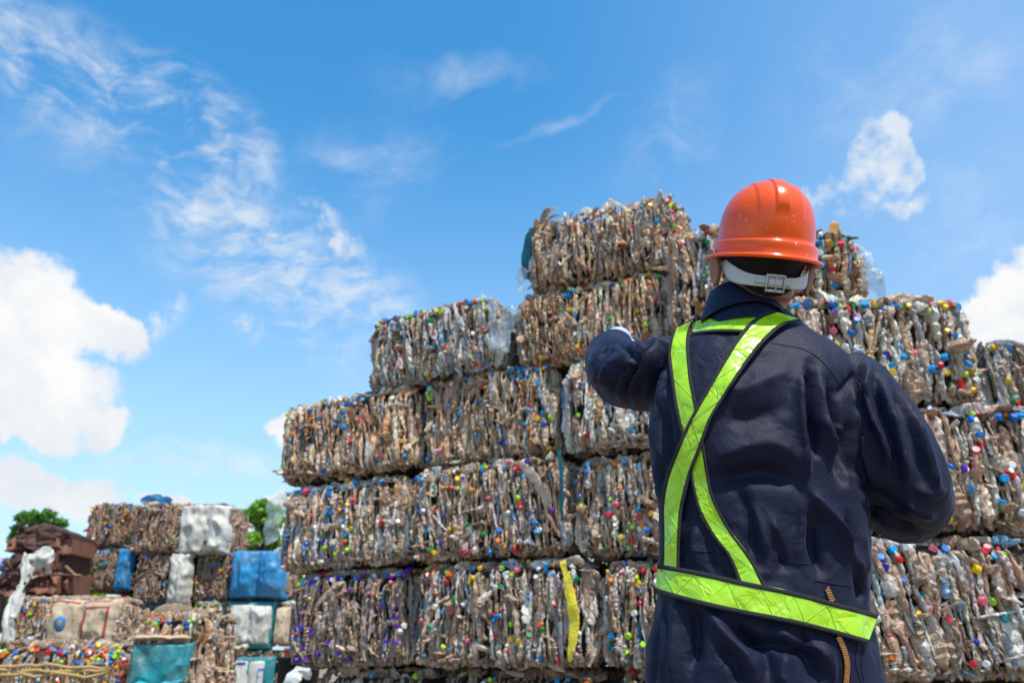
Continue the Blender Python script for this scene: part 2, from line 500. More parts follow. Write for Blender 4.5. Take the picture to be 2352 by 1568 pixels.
CAPCOL = {'blue': (0.0, 0.16, 0.58), 'sky': (0.0, 0.32, 0.72), 'navy': (0.01, 0.03, 0.35), 'red': (0.72, 0.01, 0.02), 'yellow': (0.90, 0.52, 0.0),
          'orange': (0.85, 0.2, 0.01), 'green': (0.0, 0.30, 0.05), 'lime': (0.38, 0.72, 0.01), 'white': (0.8, 0.8, 0.78), 'purple': (0.14, 0.02, 0.5),
          'pink': (0.85, 0.14, 0.2), 'teal': (0.0, 0.22, 0.2), 'amber': (0.6, 0.3, 0.03)}
CAPMAT = {k: simple_mat(k + '_cap_plastic', tuple(x * 0.92 for x in v), 0.4, 0.35, 45) for k, v in CAPCOL.items()}
def cap_mesh(name, mat):
    prof = [(0.0, 0.0155), (0.0125, 0.0155), (0.0142, 0.0148), (0.015, 0.013), (0.0153, 0.002), (0.0158, 0.0), (0.0158, -0.004), (0.013, -0.0045), (0.0, -0.0045)]
    k = 20
    V = []
    for r, z in prof[1:-1]:
        a = np.arange(k) / k * 2 * PI
        rr_ = r * (1 + (0.02 * (np.arange(k) % 2) if 0.001 < z < 0.014 else 0))
        V.append(np.stack([rr_ * np.cos(a), rr_ * np.sin(a), np.full(k, z)], 1))
    V = np.vstack(V + [np.array([[0, 0, 0.0152]]), np.array([[0, 0, -0.0045]])])
    n = len(prof) - 2
    Q = grid_faces(n, k, wrap_v=True)
    j = np.arange(k); j2 = (j + 1) % k
    T = np.vstack([np.stack([np.full(k, n * k), j2, j], 1), np.stack([np.full(k, n * k + 1), (n - 1) * k + j, (n - 1) * k + j2], 1)])
    me = np_mesh(name, V, [Q[:, ::-1], T[:, ::-1]], smooth=False)
    me.materials.append(mat)
    return me
CAPME = {k: cap_mesh('bottle_cap_' + k, m) for k, m in CAPMAT.items()}
STD = dict(blue=13, sky=18, navy=3, red=15, yellow=9, orange=6, green=7, lime=8, white=12, purple=3, pink=5, teal=2, amber=4)
PURP = dict(purple=50, blue=10, sky=4, red=6, yellow=4, white=12, lime=3, pink=2)
BLUEY = dict(sky=32, blue=25, navy=5, red=9, yellow=8, orange=4, white=9, green=4, lime=5, pink=5)
GREENY = dict(lime=18, green=10, red=18, sky=10, blue=10, yellow=8, white=12, pink=8, orange=6)

# ------------------------------------------------------------------ crushed bottles
NU, NV = 8, 12
def protos(n, rg):
    out = []
    t = np.linspace(0, 1, NV)
    a = np.arange(NU) / NU * 2 * PI
    for i in range(n):
        neck = rg.uniform(0.6, 0.75)
        r = np.where(t < neck, 1.0, 1.0 - 0.62 * smoothstep(neck, 0.9, t))
        r = r * (1 + 0.16 * np.sin(t * rg.uniform(22, 34) + rg.uniform(0, 6)) * (t < neck))
        r[0] = 0.55; r[-1] = 0.3
        if rg.random() < 0.35: r = r * (1 - 0.4 * np.exp(-((t - rg.uniform(0.3, 0.6)) / 0.12) ** 2))
        flat = rg.uniform(0.26, 0.6)
        x = (r[:, None] * np.cos(a)[None]) * flat
        y = r[:, None] * np.sin(a)[None]
        jx = rg.normal(0, 0.11, (NV, NU)); jy = rg.normal(0, 0.13, (NV, NU))
        jx[[0, -1]] *= 0.3; jy[[0, -1]] *= 0.3
        x = x + jx; y = y + jy
        z = (t - 0.5)[:, None] + rg.normal(0, 0.012, (NV, NU))
        tw = rg.normal(0, 0.5) * (t - 0.5)
        xx = x * np.cos(tw)[:, None] - y * np.sin(tw)[:, None]
        yy = x * np.sin(tw)[:, None] + y * np.cos(tw)[:, None]
        xx = xx + rg.normal(0, 0.22) * (np.sin(t * PI) - 0.6)[:, None] + rg.normal(0, 0.12) * np.sin(t * 2 * PI)[:, None]
        yy = yy + rg.normal(0, 0.25) * np.sin(t * PI)[:, None]
        out.append(np.stack([xx, yy, z], -1).reshape(-1, 3))
    return np.array(out)
PRO = protos(40, np.random.default_rng(3))
PF = grid_faces(NV, NU, wrap_v=True)
j = np.arange(0, NU)
PEND = np.array([[0, 1, 2, 3], [0, 3, 4, 7], [4, 5, 6, 7]])
PF = np.vstack([PF[:, ::-1], PEND, (PEND + (NV - 1) * NU)[:, ::-1]])
PALS = {
 'brown': [((0.40, 0.27, 0.17), 32), ((0.27, 0.165, 0.095), 20), ((0.52, 0.39, 0.28), 20), ((0.40, 0.35, 0.31), 10), ((0.42, 0.18, 0.05), 5), ((0.66, 0.57, 0.47), 9), ((0.28, 0.34, 0.38), 4)],
 'grey': [((0.42, 0.33, 0.255), 28), ((0.36, 0.235, 0.15), 24), ((0.50, 0.46, 0.42), 17), ((0.22, 0.145, 0.09), 14), ((0.66, 0.60, 0.54), 10), ((0.28, 0.35, 0.41), 5), ((0.10, 0.25, 0.42), 2)],
 'blue': [((0.42, 0.45, 0.47), 26), ((0.30, 0.39, 0.46), 18), ((0.42, 0.31, 0.22), 28), ((0.60, 0.60, 0.58), 14), ((0.13, 0.30, 0.48), 5), ((0.24, 0.165, 0.11), 9)],
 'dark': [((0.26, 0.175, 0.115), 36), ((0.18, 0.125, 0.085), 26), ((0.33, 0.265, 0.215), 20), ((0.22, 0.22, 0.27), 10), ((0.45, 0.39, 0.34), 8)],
 'mud': [((0.24, 0.150, 0.095), 40), ((0.30, 0.20, 0.135), 26), ((0.18, 0.115, 0.075), 22), ((0.38, 0.31, 0.25), 12)],
 'white': [((0.66, 0.62, 0.57), 28), ((0.52, 0.49, 0.46), 20), ((0.46, 0.33, 0.23), 22), ((0.55, 0.58, 0.59), 12), ((0.28, 0.19, 0.12), 10), ((0.76, 0.74, 0.70), 8)],
}
ACCENT = [((0.02, 0.22, 0.42), 3), ((0.55, 0.27, 0.05), 2), ((0.03, 0.25, 0.12), 2), ((0.5, 0.04, 0.04), 1), ((0.75, 0.73, 0.7), 2)]
def pal_colors(pal, n, rg):
    ent = PALS[pal]
    w = np.array([e[1] for e in ent], dtype=float); w /= w.sum()
    c = np.array([e[0] for e in ent])[rg.choice(len(ent), n, p=w)]
    c = c * rg.uniform(0.9, 1.85, (n, 1)) * np.array([1.10, 0.98, 0.88]) * TONE[0] * rg.normal(1, 0.04, (n, 3))
    k = rg.random(n) < 0.035
    aw = np.array([e[1] for e in ACCENT], dtype=float); aw /= aw.sum()
    c[k] = np.array([e[0] for e in ACCENT])[rg.choice(len(ACCENT), k.sum(), p=aw)]
    return np.clip(c, 0, 0.85)
def bottles(pos, axis, out, length, width, rg, pal):
    """place crushed bottles: pos (n,3), axis = long axis, out = outward normal; returns V, Q, colours"""
    n = len(pos)
    axis = axis / np.linalg.norm(axis, axis=1)[:, None]
    out = out - axis * (out * axis).sum(1)[:, None]
    out = out / (np.linalg.norm(out, axis=1)[:, None] + 1e-9)
    side = np.cross(out, axis)
    sgn = np.where(rg.random(n) < 0.5, -1.0, 1.0)
    pr = PRO[rg.integers(0, len(PRO), n)]
    V = pos[:, None, :] + pr[:, :, 0:1] * (side * width[:, None])[:, None, :] + pr[:, :, 1:2] * (out * width[:, None] * 0.9)[:, None, :] \
        + pr[:, :, 2:3] * (axis * (length * sgn)[:, None])[:, None, :]
    nv = NU * NV
    Q = (PF[None] + (np.arange(n) * nv)[:, None, None]).reshape(-1, 4)
    col = np.repeat(pal_colors(pal, n, rg), nv, axis=0)
    # dirtier towards one end, a per-bottle stain
    return V.reshape(-1, 3), Q, col
def core_box(w, d, h, r=0.15, n=18, inset=0.045):
    """rounded box core, origin bottom centre of the FRONT face; depth runs +y"""
    mb = MB()
    hw, hd, hh = w / 2 - inset, d / 2 - inset, h / 2 - 0.001
    V = []; Q = []
    u = np.linspace(-1, 1, n)
    off = 0
    for ax in range(3):
        for s in (-1, 1):
            a, c = np.meshgrid(u, u, indexing='ij')
            p = np.zeros((n * n, 3))
            p[:, ax] = s; p[:, (ax + 1) % 3] = a.ravel(); p[:, (ax + 2) % 3] = c.ravel()
            q = grid_faces(n, n)
            if s < 0: q = q[:, ::-1]
            V.append(p); Q.append(q + off); off += n * n
    V = np.vstack(V) * np.array([hw, hd, hh])
    inner = np.array([hw - r, hd - r, hh - r])
    cl = np.clip(V, -inner, inner)
    dlt = V - cl
    L = np.linalg.norm(dlt, axis=1)[:, None]
    V = cl + np.where(L > 1e-9, dlt / np.maximum(L, 1e-9) * np.minimum(L, r), 0)
    V = V + fbm(V, 9.0, 3)[:, None] * 0.012 * np.sign(V) * np.array([1, 1, 0])
    V = V + np.array([0, d / 2, h / 2])
    return V, np.vstack(Q)
TONE = [np.ones(3)]
def make_bale(w, d, h, pal, seed, faces='flt', dens=1.0, lean=0.0, wild_top=0.0, bsize=1.0, fan=0.0):
    rg = np.random.default_rng(seed)
    rt = np.random.default_rng(seed * 13 + 5)
    TONE[0] = rt.uniform(0.84, 1.16) * (1 + rt.uniform(-1, 1) * np.array([0.05, 0.0, -0.06]))
    MV, MQ, MC = [], [], []
    off = 0
    def push(V, Q, C):
        nonlocal off
        MV.append(V); MQ.append(Q + off); MC.append(C); off += len(V)
    spec = {'f': ((0, 0, h / 2), (1, 0, 0), (0, 0, 1), (0, -1, 0), w, h),
            'l': ((-w / 2, d / 2, h / 2), (0, -1, 0), (0, 0, 1), (-1, 0, 0), d, h),
            'r': ((w / 2, d / 2, h / 2), (0, 1, 0), (0, 0, 1), (1, 0, 0), d, h),
            't': ((0, d / 2, h), (1, 0, 0), (0, 1, 0), (0, 0, 1), w, d),
            'b': ((0, 0.14, 0), (1, 0, 0), (0, 1, 0), (0, 0, -1), w, 0.30)}
    for fc in faces + 'b':
        c, A, B, N, sa, sb = [np.array(x, dtype=float) if i < 4 else x for i, x in enumerate(spec[fc])]
        cell = 0.0215 * bsize
        rows = max(3, int(round(sb / (0.105 * bsize))))
        cols = int(sa / cell)
        full = 1.1 if fc in 'f' else 0.75
        n = int(rows * cols * dens * full * 1.15)
        a = (np.arange(n) % cols + rg.random(n)) / cols
        bb = (np.arange(n) // cols + rg.random(n)) / max(1, math.ceil(n / cols))
        a = (a - 0.5) * (sa - 0.05); bb = (bb - 0.5) * (sb - 0.03)
        ea = np.maximum(0, np.abs(a) - (sa / 2 - 0.075)) / 0.075
        eb = np.maximum(0, np.abs(bb) - (sb / 2 - 0.075)) / 0.075
        dep = 0.0 * ea
        p0 = c + a[:, None] * A + bb[:, None] * B
        bulge = fbm(p0 + seed, 3.0, seed % 17, 2) * 0.02 + 0.012
        dep = dep + rg.uniform(0.0, 0.026, n) - bulge + 0.012
        pos = p0 - dep[:, None] * N
        tilt = rg.normal(0, 0.09, n) + 0.16 * vnoise(p0 + seed * 3.1, 5.0, 5) + lean + fan * a / (sa / 2)
        tin = rg.normal(0, 0.09, n)
        if fc in 'tb':
            ang = rg.uniform(-PI, PI, n) * 0.5 + PI / 2 * (rg.random(n) < 0.4)
            axis = np.cos(ang)[:, None] * A + np.sin(ang)[:, None] * B + (rg.normal(0.0, 0.13, n) + (wild_top if fc == 't' else 0) * rg.random(n) ** 2)[:, None] * N
            pos = pos + ((wild_top if fc == 't' else 0) * 0.05 * rg.random(n) ** 2)[:, None] * N
        else:
            axis = np.cos(tilt)[:, None] * B + np.sin(tilt)[:, None] * A + tin[:, None] * N
            k = rg.random(n) < 0.07            # seen end-on, base pointing out
            axis[k] = N + rg.normal(0, 0.35, (k.sum(), 3))
            k2 = rg.random(n) < 0.05
            axis[k2] = A * 1.0 + B * rg.normal(0, 0.6, (k2.sum(), 1))
        out = N + rg.normal(0, 0.22, (n, 3))
        turn = rg.random(n) < 0.22           # flat side showing: a broad squashed bottle
        out[turn] = out[turn] + A * np.where(rg.random(turn.sum()) < 0.5, -2.2, 2.2)[:, None]
        L = np.clip(rg.normal(0.165, 0.045, n), 0.06, 0.28) * bsize
        if fc in 'tb': L = L * 0.75
        small = rg.random(n) < 0.32
        L = np.where(small, L * 0.5, L)
        wd = np.clip(rg.normal(0.0200, 0.0068, n), 0.009, 0.042) * bsize
        wd = np.where(small, wd * 0.68, wd)
        if fc == 'b': pos = pos + np.array([0, 0, 0.02])
        if fc not in 'tb':
            lim = np.maximum(sb / 2 - L * 0.5 * np.abs(np.cos(tilt)) + 0.004, 0.01)
            nb = np.clip(bb, -lim, lim)
            pos = pos + (nb - bb)[:, None] * B
        V, Q, C = bottles(pos, axis, out, L, wd, rg, pal)
        push(V, Q, C)
    V = np.vstack(MV); Q = np.vstack(MQ); C = np.vstack(MC)
    # press everything into a bale with rounded corners
    cen = np.array([0, d / 2, h / 2]); r_ = 0.105
    inner = np.array([w / 2 - r_, d / 2 - r_, h / 2 - r_])
    rel = V - cen
    dl = rel - np.clip(rel, -inner, inner)
    nrm = np.linalg.norm(dl, axis=1) + 1e-9
    mxn = np.abs(dl).max(1)
    fac = mxn / nrm
    rel = (rel - dl) + dl * fac[:, None]
    V = rel + cen
    if 't' in faces and wild_top < 0.2: V[:, 2] = np.minimum(V[:, 2], h + 0.012)
    V[:, 2] = np.maximum(V[:, 2], -0.004)
    me = np_mesh('compressed_bottles', V, Q, smooth=False, col=C)
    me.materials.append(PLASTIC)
    cv, cq = core_box(w, d, h)
    mc = np_mesh('dirt_core', cv, cq, smooth=True)
    mc.materials.append(CORE)
    return me, mc
def bale(label, X, Y, Z, w, d, h, yaw=0.0, roll=0.0, pal='brown', seed=1, faces='flt', caps=60, capw=STD, capscale=1.0, group='stacked bales of crushed plastic bottles', **kw):
    root = empty('bottle_bale', (X, Y, Z), yaw)
    root.rotation_euler = (0, roll, yaw)
    tag(root, label, 'bale', group)
    me, mc = make_bale(w, d, h, pal, seed, faces, **kw)
    link('compressed_bottles', me, None, root)
    link('dirt_core', mc, None, root)
    rg = np.random.default_rng(seed + 500)
    keys = list(capw); wts = np.array([capw[k] for k in keys], dtype=float); wts /= wts.sum()
    last = None
    for i in range(min(98, int(caps * 1.0))):
        fc = 'f'
        r_ = rg.random()
        if 'l' in faces and r_ < 0.10: fc = 'l'
        elif 't' in faces and r_ < 0.24: fc = 't'
        if fc == 'f':
            a = rg.uniform(-w / 2 + 0.02, w / 2 - 0.02); b_ = rg.uniform(0.02, h - 0.02)
            if last is not None and rg.random() < 0.35:
                a = min(max(last[0] + rg.normal(0, 0.045), -w / 2 + 0.02), w / 2 - 0.02); b_ = min(max(last[1] + rg.normal(0, 0.045), 0.02), h - 0.02)
            last = (a, b_)
            if rg.random() < 0.22: b_ = h - abs(rg.normal(0, 0.03)) - 0.01
            edge = max(0, abs(a) - w / 2 + 0.06, abs(b_ - h / 2) - h / 2 + 0.06) / 0.06
            pos = (a, -0.010, b_); nrm = Vector((0, -1, 0))
        elif fc == 'l':
            pos = (-w / 2 - 0.004, rg.uniform(0.03, d * 0.8), rg.uniform(0.03, h - 0.03)); nrm = Vector((-1, 0, 0))
        else:
            pos = (rg.uniform(-w / 2 + 0.03, w / 2 - 0.03), rg.uniform(0.0, 0.3) , h + 0.012 + rg.uniform(0, 0.01)); nrm = Vector((0, -0.3, 1))
        cen = np.array([0, d / 2, h / 2]); inn = np.array([w / 2 - 0.105, d / 2 - 0.105, h / 2 - 0.105])
        rel = np.array(pos) - cen; dl = rel - np.clip(rel, -inn, inn)
        if np.linalg.norm(dl) > 1e-6:
            rel = rel - dl + dl * min(np.abs(dl).max(), 0.107) / np.linalg.norm(dl)
            nrm = (nrm * 0.4 + Vector(dl / np.linalg.norm(dl)) * 0.8)
        pos = rel + cen - np.array(nrm.normalized()) * rg.uniform(-0.004, 0.0095)
        o = link('bottle_cap', CAPME[keys[rg.choice(len(keys), p=wts)]], None, root)
        o.location = pos
        dirv = (nrm + Vector(rg.normal(0, 0.9, 3))).normalized()
        o.rotation_euler = dirv.to_track_quat('Z', 'Y').to_euler()
        s = capscale * rg.uniform(0.68, 1.06)
        o.scale = (s, s, s)
    BW[root] = (w, d, h)
    return root
BW = {}
# main wall: its face is a vertical plane
M0 = np.array([-1.455, 5.25]); MA = R(-24.0)
MD = np.array([math.cos(MA), math.sin(MA)])
def main_s(px, py):
    d = ray(px, py)
    # M0 + s*MD = t*(dx,dy)
    A = np.array([[MD[0], -d[0]], [MD[1], -d[1]]])
    s, t = np.linalg.solve(A, -M0)
    return s
ROWZ = [-0.92, -0.085, 0.475, 1.05, 1.62, 2.12, 2.62]
def wall_bale(label, x0, x1, pym, row, seed, pal, z0=None, z1=None, push=0.0, roll=0.0, faces='ft', dyaw=0.0, d=0.8, **kw):
    if row == 0: z1 = -0.078
    s0, s1 = main_s(x0, pym) + 0.017, main_s(x1, pym) - 0.017
    za = CZ + (ROWZ[row] if z0 is None else z0); zb = CZ + (ROWZ[row + 1] if z1 is None else z1)
    rj = np.random.default_rng(seed * 7)
    push = push + rj.uniform(-0.03, 0.04); dyaw = dyaw + R(rj.uniform(-2.2, 2.2)); roll = roll + R(rj.uniform(-0.5, 0.5))
    c = M0 + MD * (s0 + s1) / 2 + np.array([MD[1], -MD[0]]) * push
    return bale(label, c[0], c[1], za, s1 - s0, d, zb - za - 0.003, MA + dyaw, roll, pal, seed, faces, **kw)
PINK_ = 1
TOPB = wall_bale('topmost bale of the tall stack, ragged tan bottles against the blue sky', 1203, 1572, 575, 5, 21, 'brown', faces='flrt', caps=55, wild_top=0.9, push=-0.05, roll=R(0.5))
SHB = wall_bale('grey blue bale on left shoulder of the tall stack, lime caps at its right end', 850, 1152, 800, 4, 22, 'blue', faces='flrt', z1=2.15, caps=75, capw=GREENY, roll=R(-2.0), push=0.02)
SECB = wall_bale('tan bale directly beneath the topmost bale', 1178, 1545, 745, 4, 23, 'brown', faces='flrt', caps=50, roll=R(-0.5), push=0.0)
wall_bale('pale tan bale rising behind the pointing sleeve, left of the helmet', 1532, 1850, 700, 4, 24, 'brown', faces='flrt', z1=2.27, caps=40, push=0.16, bsize=1.15)
wall_bale('tan bale at the upper left end of the tall stack, its top free', 650, 958, 1015, 3, 25, 'brown', faces='flrt', z1=1.60, caps=65, roll=R(-2.0), wild_top=0.5, push=0.05)
wall_bale('long orange brown bale left of the one behind the pointing sleeve', 955, 1282, 960, 3, 26, 'brown', faces='frt', z1=1.66, caps=75, capw=BLUEY, roll=R(-1.6))
wall_bale('whitish silver bale just under the pointing sleeve', 1284, 1790, 940, 3, 27, 'white', faces='flt', caps=70, roll=R(0.3), push=0.03)
BLUEB = wall_bale('grey bale strewn with blue caps, directly above the purple capped bale', 650, 944, 1195, 2, 28, 'grey', faces='flrt', z1=1.03, caps=95, capw=BLUEY, roll=R(-1.8), push=0.03)
WIDEB = wall_bale('wide grey brown bale with a slanting clear bag at its right end', 945, 1312, 1170, 2, 29, 'grey', faces='frt', caps=90, roll=R(-1.3), push=0.05, z0=0.485, z1=1.06)
wall_bale('grey brown bale between the wide bale and the worker, level with the chest straps', 1308, 1800, 1160, 2, 30, 'grey', faces='flt', caps=80, roll=R(0.3), z1=1.035, push=-0.02)
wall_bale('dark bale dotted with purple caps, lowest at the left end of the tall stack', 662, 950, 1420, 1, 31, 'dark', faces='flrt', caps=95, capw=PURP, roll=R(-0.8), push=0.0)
YELB = wall_bale('grey bale with a bright yellow bag along its right end', 948, 1368, 1420, 1, 32, 'grey', faces='frt', caps=90, capw=GREENY, roll=R(-0.2), push=0.06, z1=0.485)
wall_bale('brown bale behind the left end of the reflective belt', 1372, 1840, 1410, 1, 33, 'grey', faces='flt', caps=80, capw=GREENY, roll=R(0.2), z1=0.455, push=0.0)
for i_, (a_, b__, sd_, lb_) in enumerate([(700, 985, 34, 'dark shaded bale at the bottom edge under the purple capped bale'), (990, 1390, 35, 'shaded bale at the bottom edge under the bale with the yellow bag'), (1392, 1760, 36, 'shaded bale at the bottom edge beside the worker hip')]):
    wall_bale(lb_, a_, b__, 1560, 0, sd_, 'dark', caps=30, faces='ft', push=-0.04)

# right block: frontal, nearer
def front_bale(label, x0, x1, pym, Y, z0, z1, seed, pal, faces='flt', d=0.8, yaw=0.0, **kw):
    a = P(x0, pym, Y); c = P(x1, pym, Y)
    return bale(label, (a[0] + c[0]) / 2, Y, CZ + z0, c[0] - a[0], d, z1 - z0 - 0.003, yaw, kw.pop('roll', 0.0), pal, seed, faces, **kw)
kwr = dict(bsize=1.22, capscale=1.15)
HIB = front_bale('highest bale right of the helmet with clear film blowing off its right side', 1720, 1992, 600, 3.66, 1.65, 2.08, 41, 'brown', faces='flrt', caps=45, wild_top=0.8, **kwr)
SHR = front_bale('bale above the right shoulder with the sky behind its rounded right end', 1800, 2252, 790, 3.56, 1.085, 1.64, 42, 'grey', faces='flrt', caps=100, wild_top=0.4, **kwr)
front_bale('bale at the right edge behind the right sleeve, third from the bottom', 1840, 2560, 1070, 3.52, 0.485, 1.075, 43, 'grey', faces='flrt', caps=110, **kwr)
front_bale('lowest bale at the right edge beside the end of the reflective belt', 1900, 2620, 1400, 3.50, -0.12, 0.47, 44, 'grey', faces='flrt', caps=120, lean=-0.15, **kwr)
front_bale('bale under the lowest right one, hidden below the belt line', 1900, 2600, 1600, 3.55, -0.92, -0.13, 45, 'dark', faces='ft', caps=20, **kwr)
front_bale('farther bale peeking out at the right edge below the white cloud', 2262, 2620, 860, 4.3, 1.06, 1.70, 46, 'blue', faces='flt', caps=70, bsize=1.2)
# ------------------------------------------------------------------ sheets, sacks and scraps pressed into the bales
SACKW = simple_mat('dirty_white_woven_sack', (0.66, 0.61, 0.53), 0.75, 0.6, 5, 0.6, 60, stain=0.5)
SACKC = simple_mat('cream_woven_sack', (0.62, 0.47, 0.31), 0.75, 0.5, 6, 0.6, 60, stain=0.5)
TARPB = simple_mat('blue_tarpaulin', (0.015, 0.23, 0.48), 0.5, 0.5, 6, 0.5, 50, stain=0.45)
TEALM = simple_mat('teal_tarpaulin', (0.01, 0.23, 0.27), 0.45, 0.4, 7, 0.6, 40, stain=0.45)
TEALL = simple_mat('light_teal_tarpaulin', (0.03, 0.36, 0.42), 0.45, 0.3, 7, 0.6, 40, stain=0.45)
DTEAL = simple_mat('dark_teal_plastic', (0.0, 0.085, 0.10), 0.4, 0.3, 9, 0.4, 40)
YELM = simple_mat('yellow_plastic_bag', (0.85, 0.66, 0.03), 0.4, 0.2, 14, 0.6, 60)
REDP = simple_mat('dull_red_print', (0.36, 0.05, 0.03), 0.7, 0.3, 20)
BLUEP = simple_mat('blue_print', (0.02, 0.07, 0.30), 0.6, 0.3, 20)
PALEP = simple_mat('white_print', (0.65, 0.64, 0.62), 0.6, 0.2, 20)
RUST = simple_mat('rusted_sheet_steel', (0.21, 0.085, 0.05), 0.75, 0.6, 10, 0.7, 30)
RUST2 = simple_mat('dark_rusted_steel', (0.075, 0.035, 0.024), 0.75, 0.6, 12, 0.7, 30)
WOOD = simple_mat('weathered_board', (0.25, 0.14, 0.08), 0.8, 0.4, 14, 0.5, 40)
BAMB = simple_mat('split_bamboo', (0.46, 0.29, 0.10), 0.6, 0.35, 18, 0.4, 60)
SCRAP = simple_mat('white_plastic_scrap', (0.62, 0.62, 0.60), 0.4, 0.15, 10, 0.6, 40)

def drape(root, name, mat, x0, x1, z0, z1, y=-0.02, bulge=0.05, lobes=1, seed=1, wr=0.012, tuck=0.07, nu=40, nv=34, edge=0.0):
    """a sheet pressed onto the front of a bale, its rim tucked back between the bottles"""
    u = np.linspace(0, 1, nu); v = np.linspace(0, 1, nv)
    U, Vv = np.meshgrid(u, v, indexing='ij')
    lob = np.abs(np.sin(U * PI * lobes)) ** 0.55
    vert = np.clip(np.sin(Vv * PI), 0, 1) ** 0.45
    rim = np.minimum(np.minimum(U, 1 - U) * (x1 - x0), np.minimum(Vv, 1 - Vv) * (z1 - z0))
    p = np.stack([U.ravel() * (x1 - x0) * 1.0 + seed, Vv.ravel() * (z1 - z0) * 0.5, np.full(U.size, seed * 1.7)], 1)
    nz = (1 - np.abs(fbm(p, 9.0, seed, 3))).reshape(U.shape) - 0.7
    Y = y - bulge * lob * vert - wr * nz * 3.2 + tuck * smoothstep(0.03, 0.0, rim)
    X = x0 + U * (x1 - x0) + edge * fbm(np.stack([Vv.ravel() * 3, U.ravel() * 0, U.ravel() * 0 + seed], 1), 2.0, seed).reshape(U.shape) * (1 - np.abs(U - 0.5) * 0)
    Z = z0 + Vv * (z1 - z0) + edge * fbm(np.stack([U.ravel() * 3, U.ravel() * 0 + 5, U.ravel() * 0 + seed], 1), 2.0, seed + 3).reshape(U.shape)
    G = np.stack([X, Y, Z], -1)
    mb = MB(); sheet_mesh(mb, G, 0.004, np.broadcast_to(np.array([0.0, 1.0, 0.0]), G.shape))
    o = mb.build(name, mat, root)
    return o, G
def decal(par, G, u0, u1, v0, v1, mat, name, off=0.004, shape=None):
    nu, nv = G.shape[:2]
    n, m = 12, 10
    if shape == 'ellipse':
        th = np.linspace(0, 2 * PI, 25)[:-1]
        mb = MB(); V = []
        cu, cv = (u0 + u1) / 2, (v0 + v1) / 2
        pts = [(cu, cv)] + [(cu + (u1 - u0) / 2 * math.cos(t) * r, cv + (v1 - v0) / 2 * math.sin(t) * r) for r in (0.5, 1.0) for t in th]
        for (a, b_) in pts: V.append(samp(G, a, b_) - np.array([0, off, 0]))
        V = np.array(V); k = 24; j = np.arange(k); j2 = (j + 1) % k
        back = V + np.array([0, 0.002, 0]); N = len(V)
        T = np.stack([np.zeros(k, int), 1 + j, 1 + j2], 1)
        Q = np.stack([1 + j, 1 + k + j, 1 + k + j2, 1 + j2], 1)
        S_ = np.stack([1 + k + j, 1 + k + j + N, 1 + k + j2 + N, 1 + k + j2], 1)
        mb.add(np.vstack([V, back]), np.vstack([Q, Q[:, ::-1] + N, S_]), np.vstack([T, T[:, ::-1] + N]))
        return mb.build(name, mat, par)
    g = np.array([[samp(G, u0 + (u1 - u0) * a, v0 + (v1 - v0) * b_) for b_ in np.linspace(0, 1, m)] for a in np.linspace(0, 1, n)])
    g[..., 1] -= off
    mb = MB(); sheet_mesh(mb, g, 0.002, np.broadcast_to(np.array([0.0, 1.0, 0.0]), g.shape))
    return mb.build(name, mat, par)
def samp(G, u, v):
    nu, nv = G.shape[:2]
    a = min(max(u, 0), 1) * (nu - 1); b_ = min(max(v, 0), 1) * (nv - 1)
    i, k = min(int(a), nu - 2), min(int(b_), nv - 2); fa, fb = a - i, b_ - k
    return (G[i, k] * (1 - fa) * (1 - fb) + G[i + 1, k] * fa * (1 - fb) + G[i, k + 1] * (1 - fa) * fb + G[i + 1, k + 1] * fa * fb)
def film(root, name, pts, wid, mat, seed=1, crump=0.042):
    """crumpled strip of sheet along a local 3-D path"""
    c = catmull(np.array(pts, float), 26)
    tg = np.gradient(c, axis=0); tg /= np.linalg.norm(tg, axis=1)[:, None]
    sd_ = np.cross(tg, np.array([0.1, 1.0, 0.15])); sd_ /= np.linalg.norm(sd_, axis=1)[:, None]
    f = np.linspace(-0.5, 0.5, 14)
    t = np.linspace(0, 1, 26)
    w = wid * (0.55 + 0.45 * np.sin(t * PI) ** 0.6) * (1 + 0.35 * fbm(np.stack([t * 4, t * 0, t * 0 + seed], 1), 1.7, seed))
    G = c[:, None] + sd_[:, None] * (f[None, :, None] * w[:, None, None])
    q = G.reshape(-1, 3)
    G = (q + np.stack([fbm(q, 13, seed + i, 3) for i in range(3)], 1) * crump).reshape(G.shape)
    mb = MB(); sheet_mesh(mb, G, 0.0012, np.broadcast_to(np.array([0.0, 1.0, 0.0]), G.shape))
    return mb.build(name, mat, root)
# extras on the tall stack
w, d, h = BW[TOPB]
G_ = film(TOPB, 'teal_sheet', [(-w / 2 + 0.06, 0.03, h - 0.03), (-w / 2 - 0.002, 0.04, h * 0.78), (-w / 2 - 0.022, 0.05, h * 0.5), (-w / 2 - 0.02, 0.05, h * 0.22)], 0.07, DTEAL, 3, 0.01)
film(TOPB, 'film_scrap', [(-w / 2 - 0.02, -0.01, 0.15), (-w / 2 - 0.06, 0.0, 0.08), (-w / 2 - 0.02, 0.02, 0.0)], 0.08, FILM, 4)
film(TOPB, 'film_scrap', [(-w / 2 + 0.10, 0.05, h - 0.02), (-w / 2 + 0.13, 0.03, h + 0.05), (-w / 2 + 0.19, 0.03, h + 0.075)], 0.055, simple_mat('tan_film', (0.30, 0.22, 0.15), 0.5, 0.3, 20), 5)
w, d, h = BW[SECB]
film(SECB, 'film_scrap', [(-w / 2 + 0.02, -0.02, h * 0.8), (-w / 2 - 0.06, -0.01, h * 0.55), (-w / 2 - 0.10, -0.02, h * 0.2)], 0.15, FILM, 6)
w, d, h = BW[SHB]
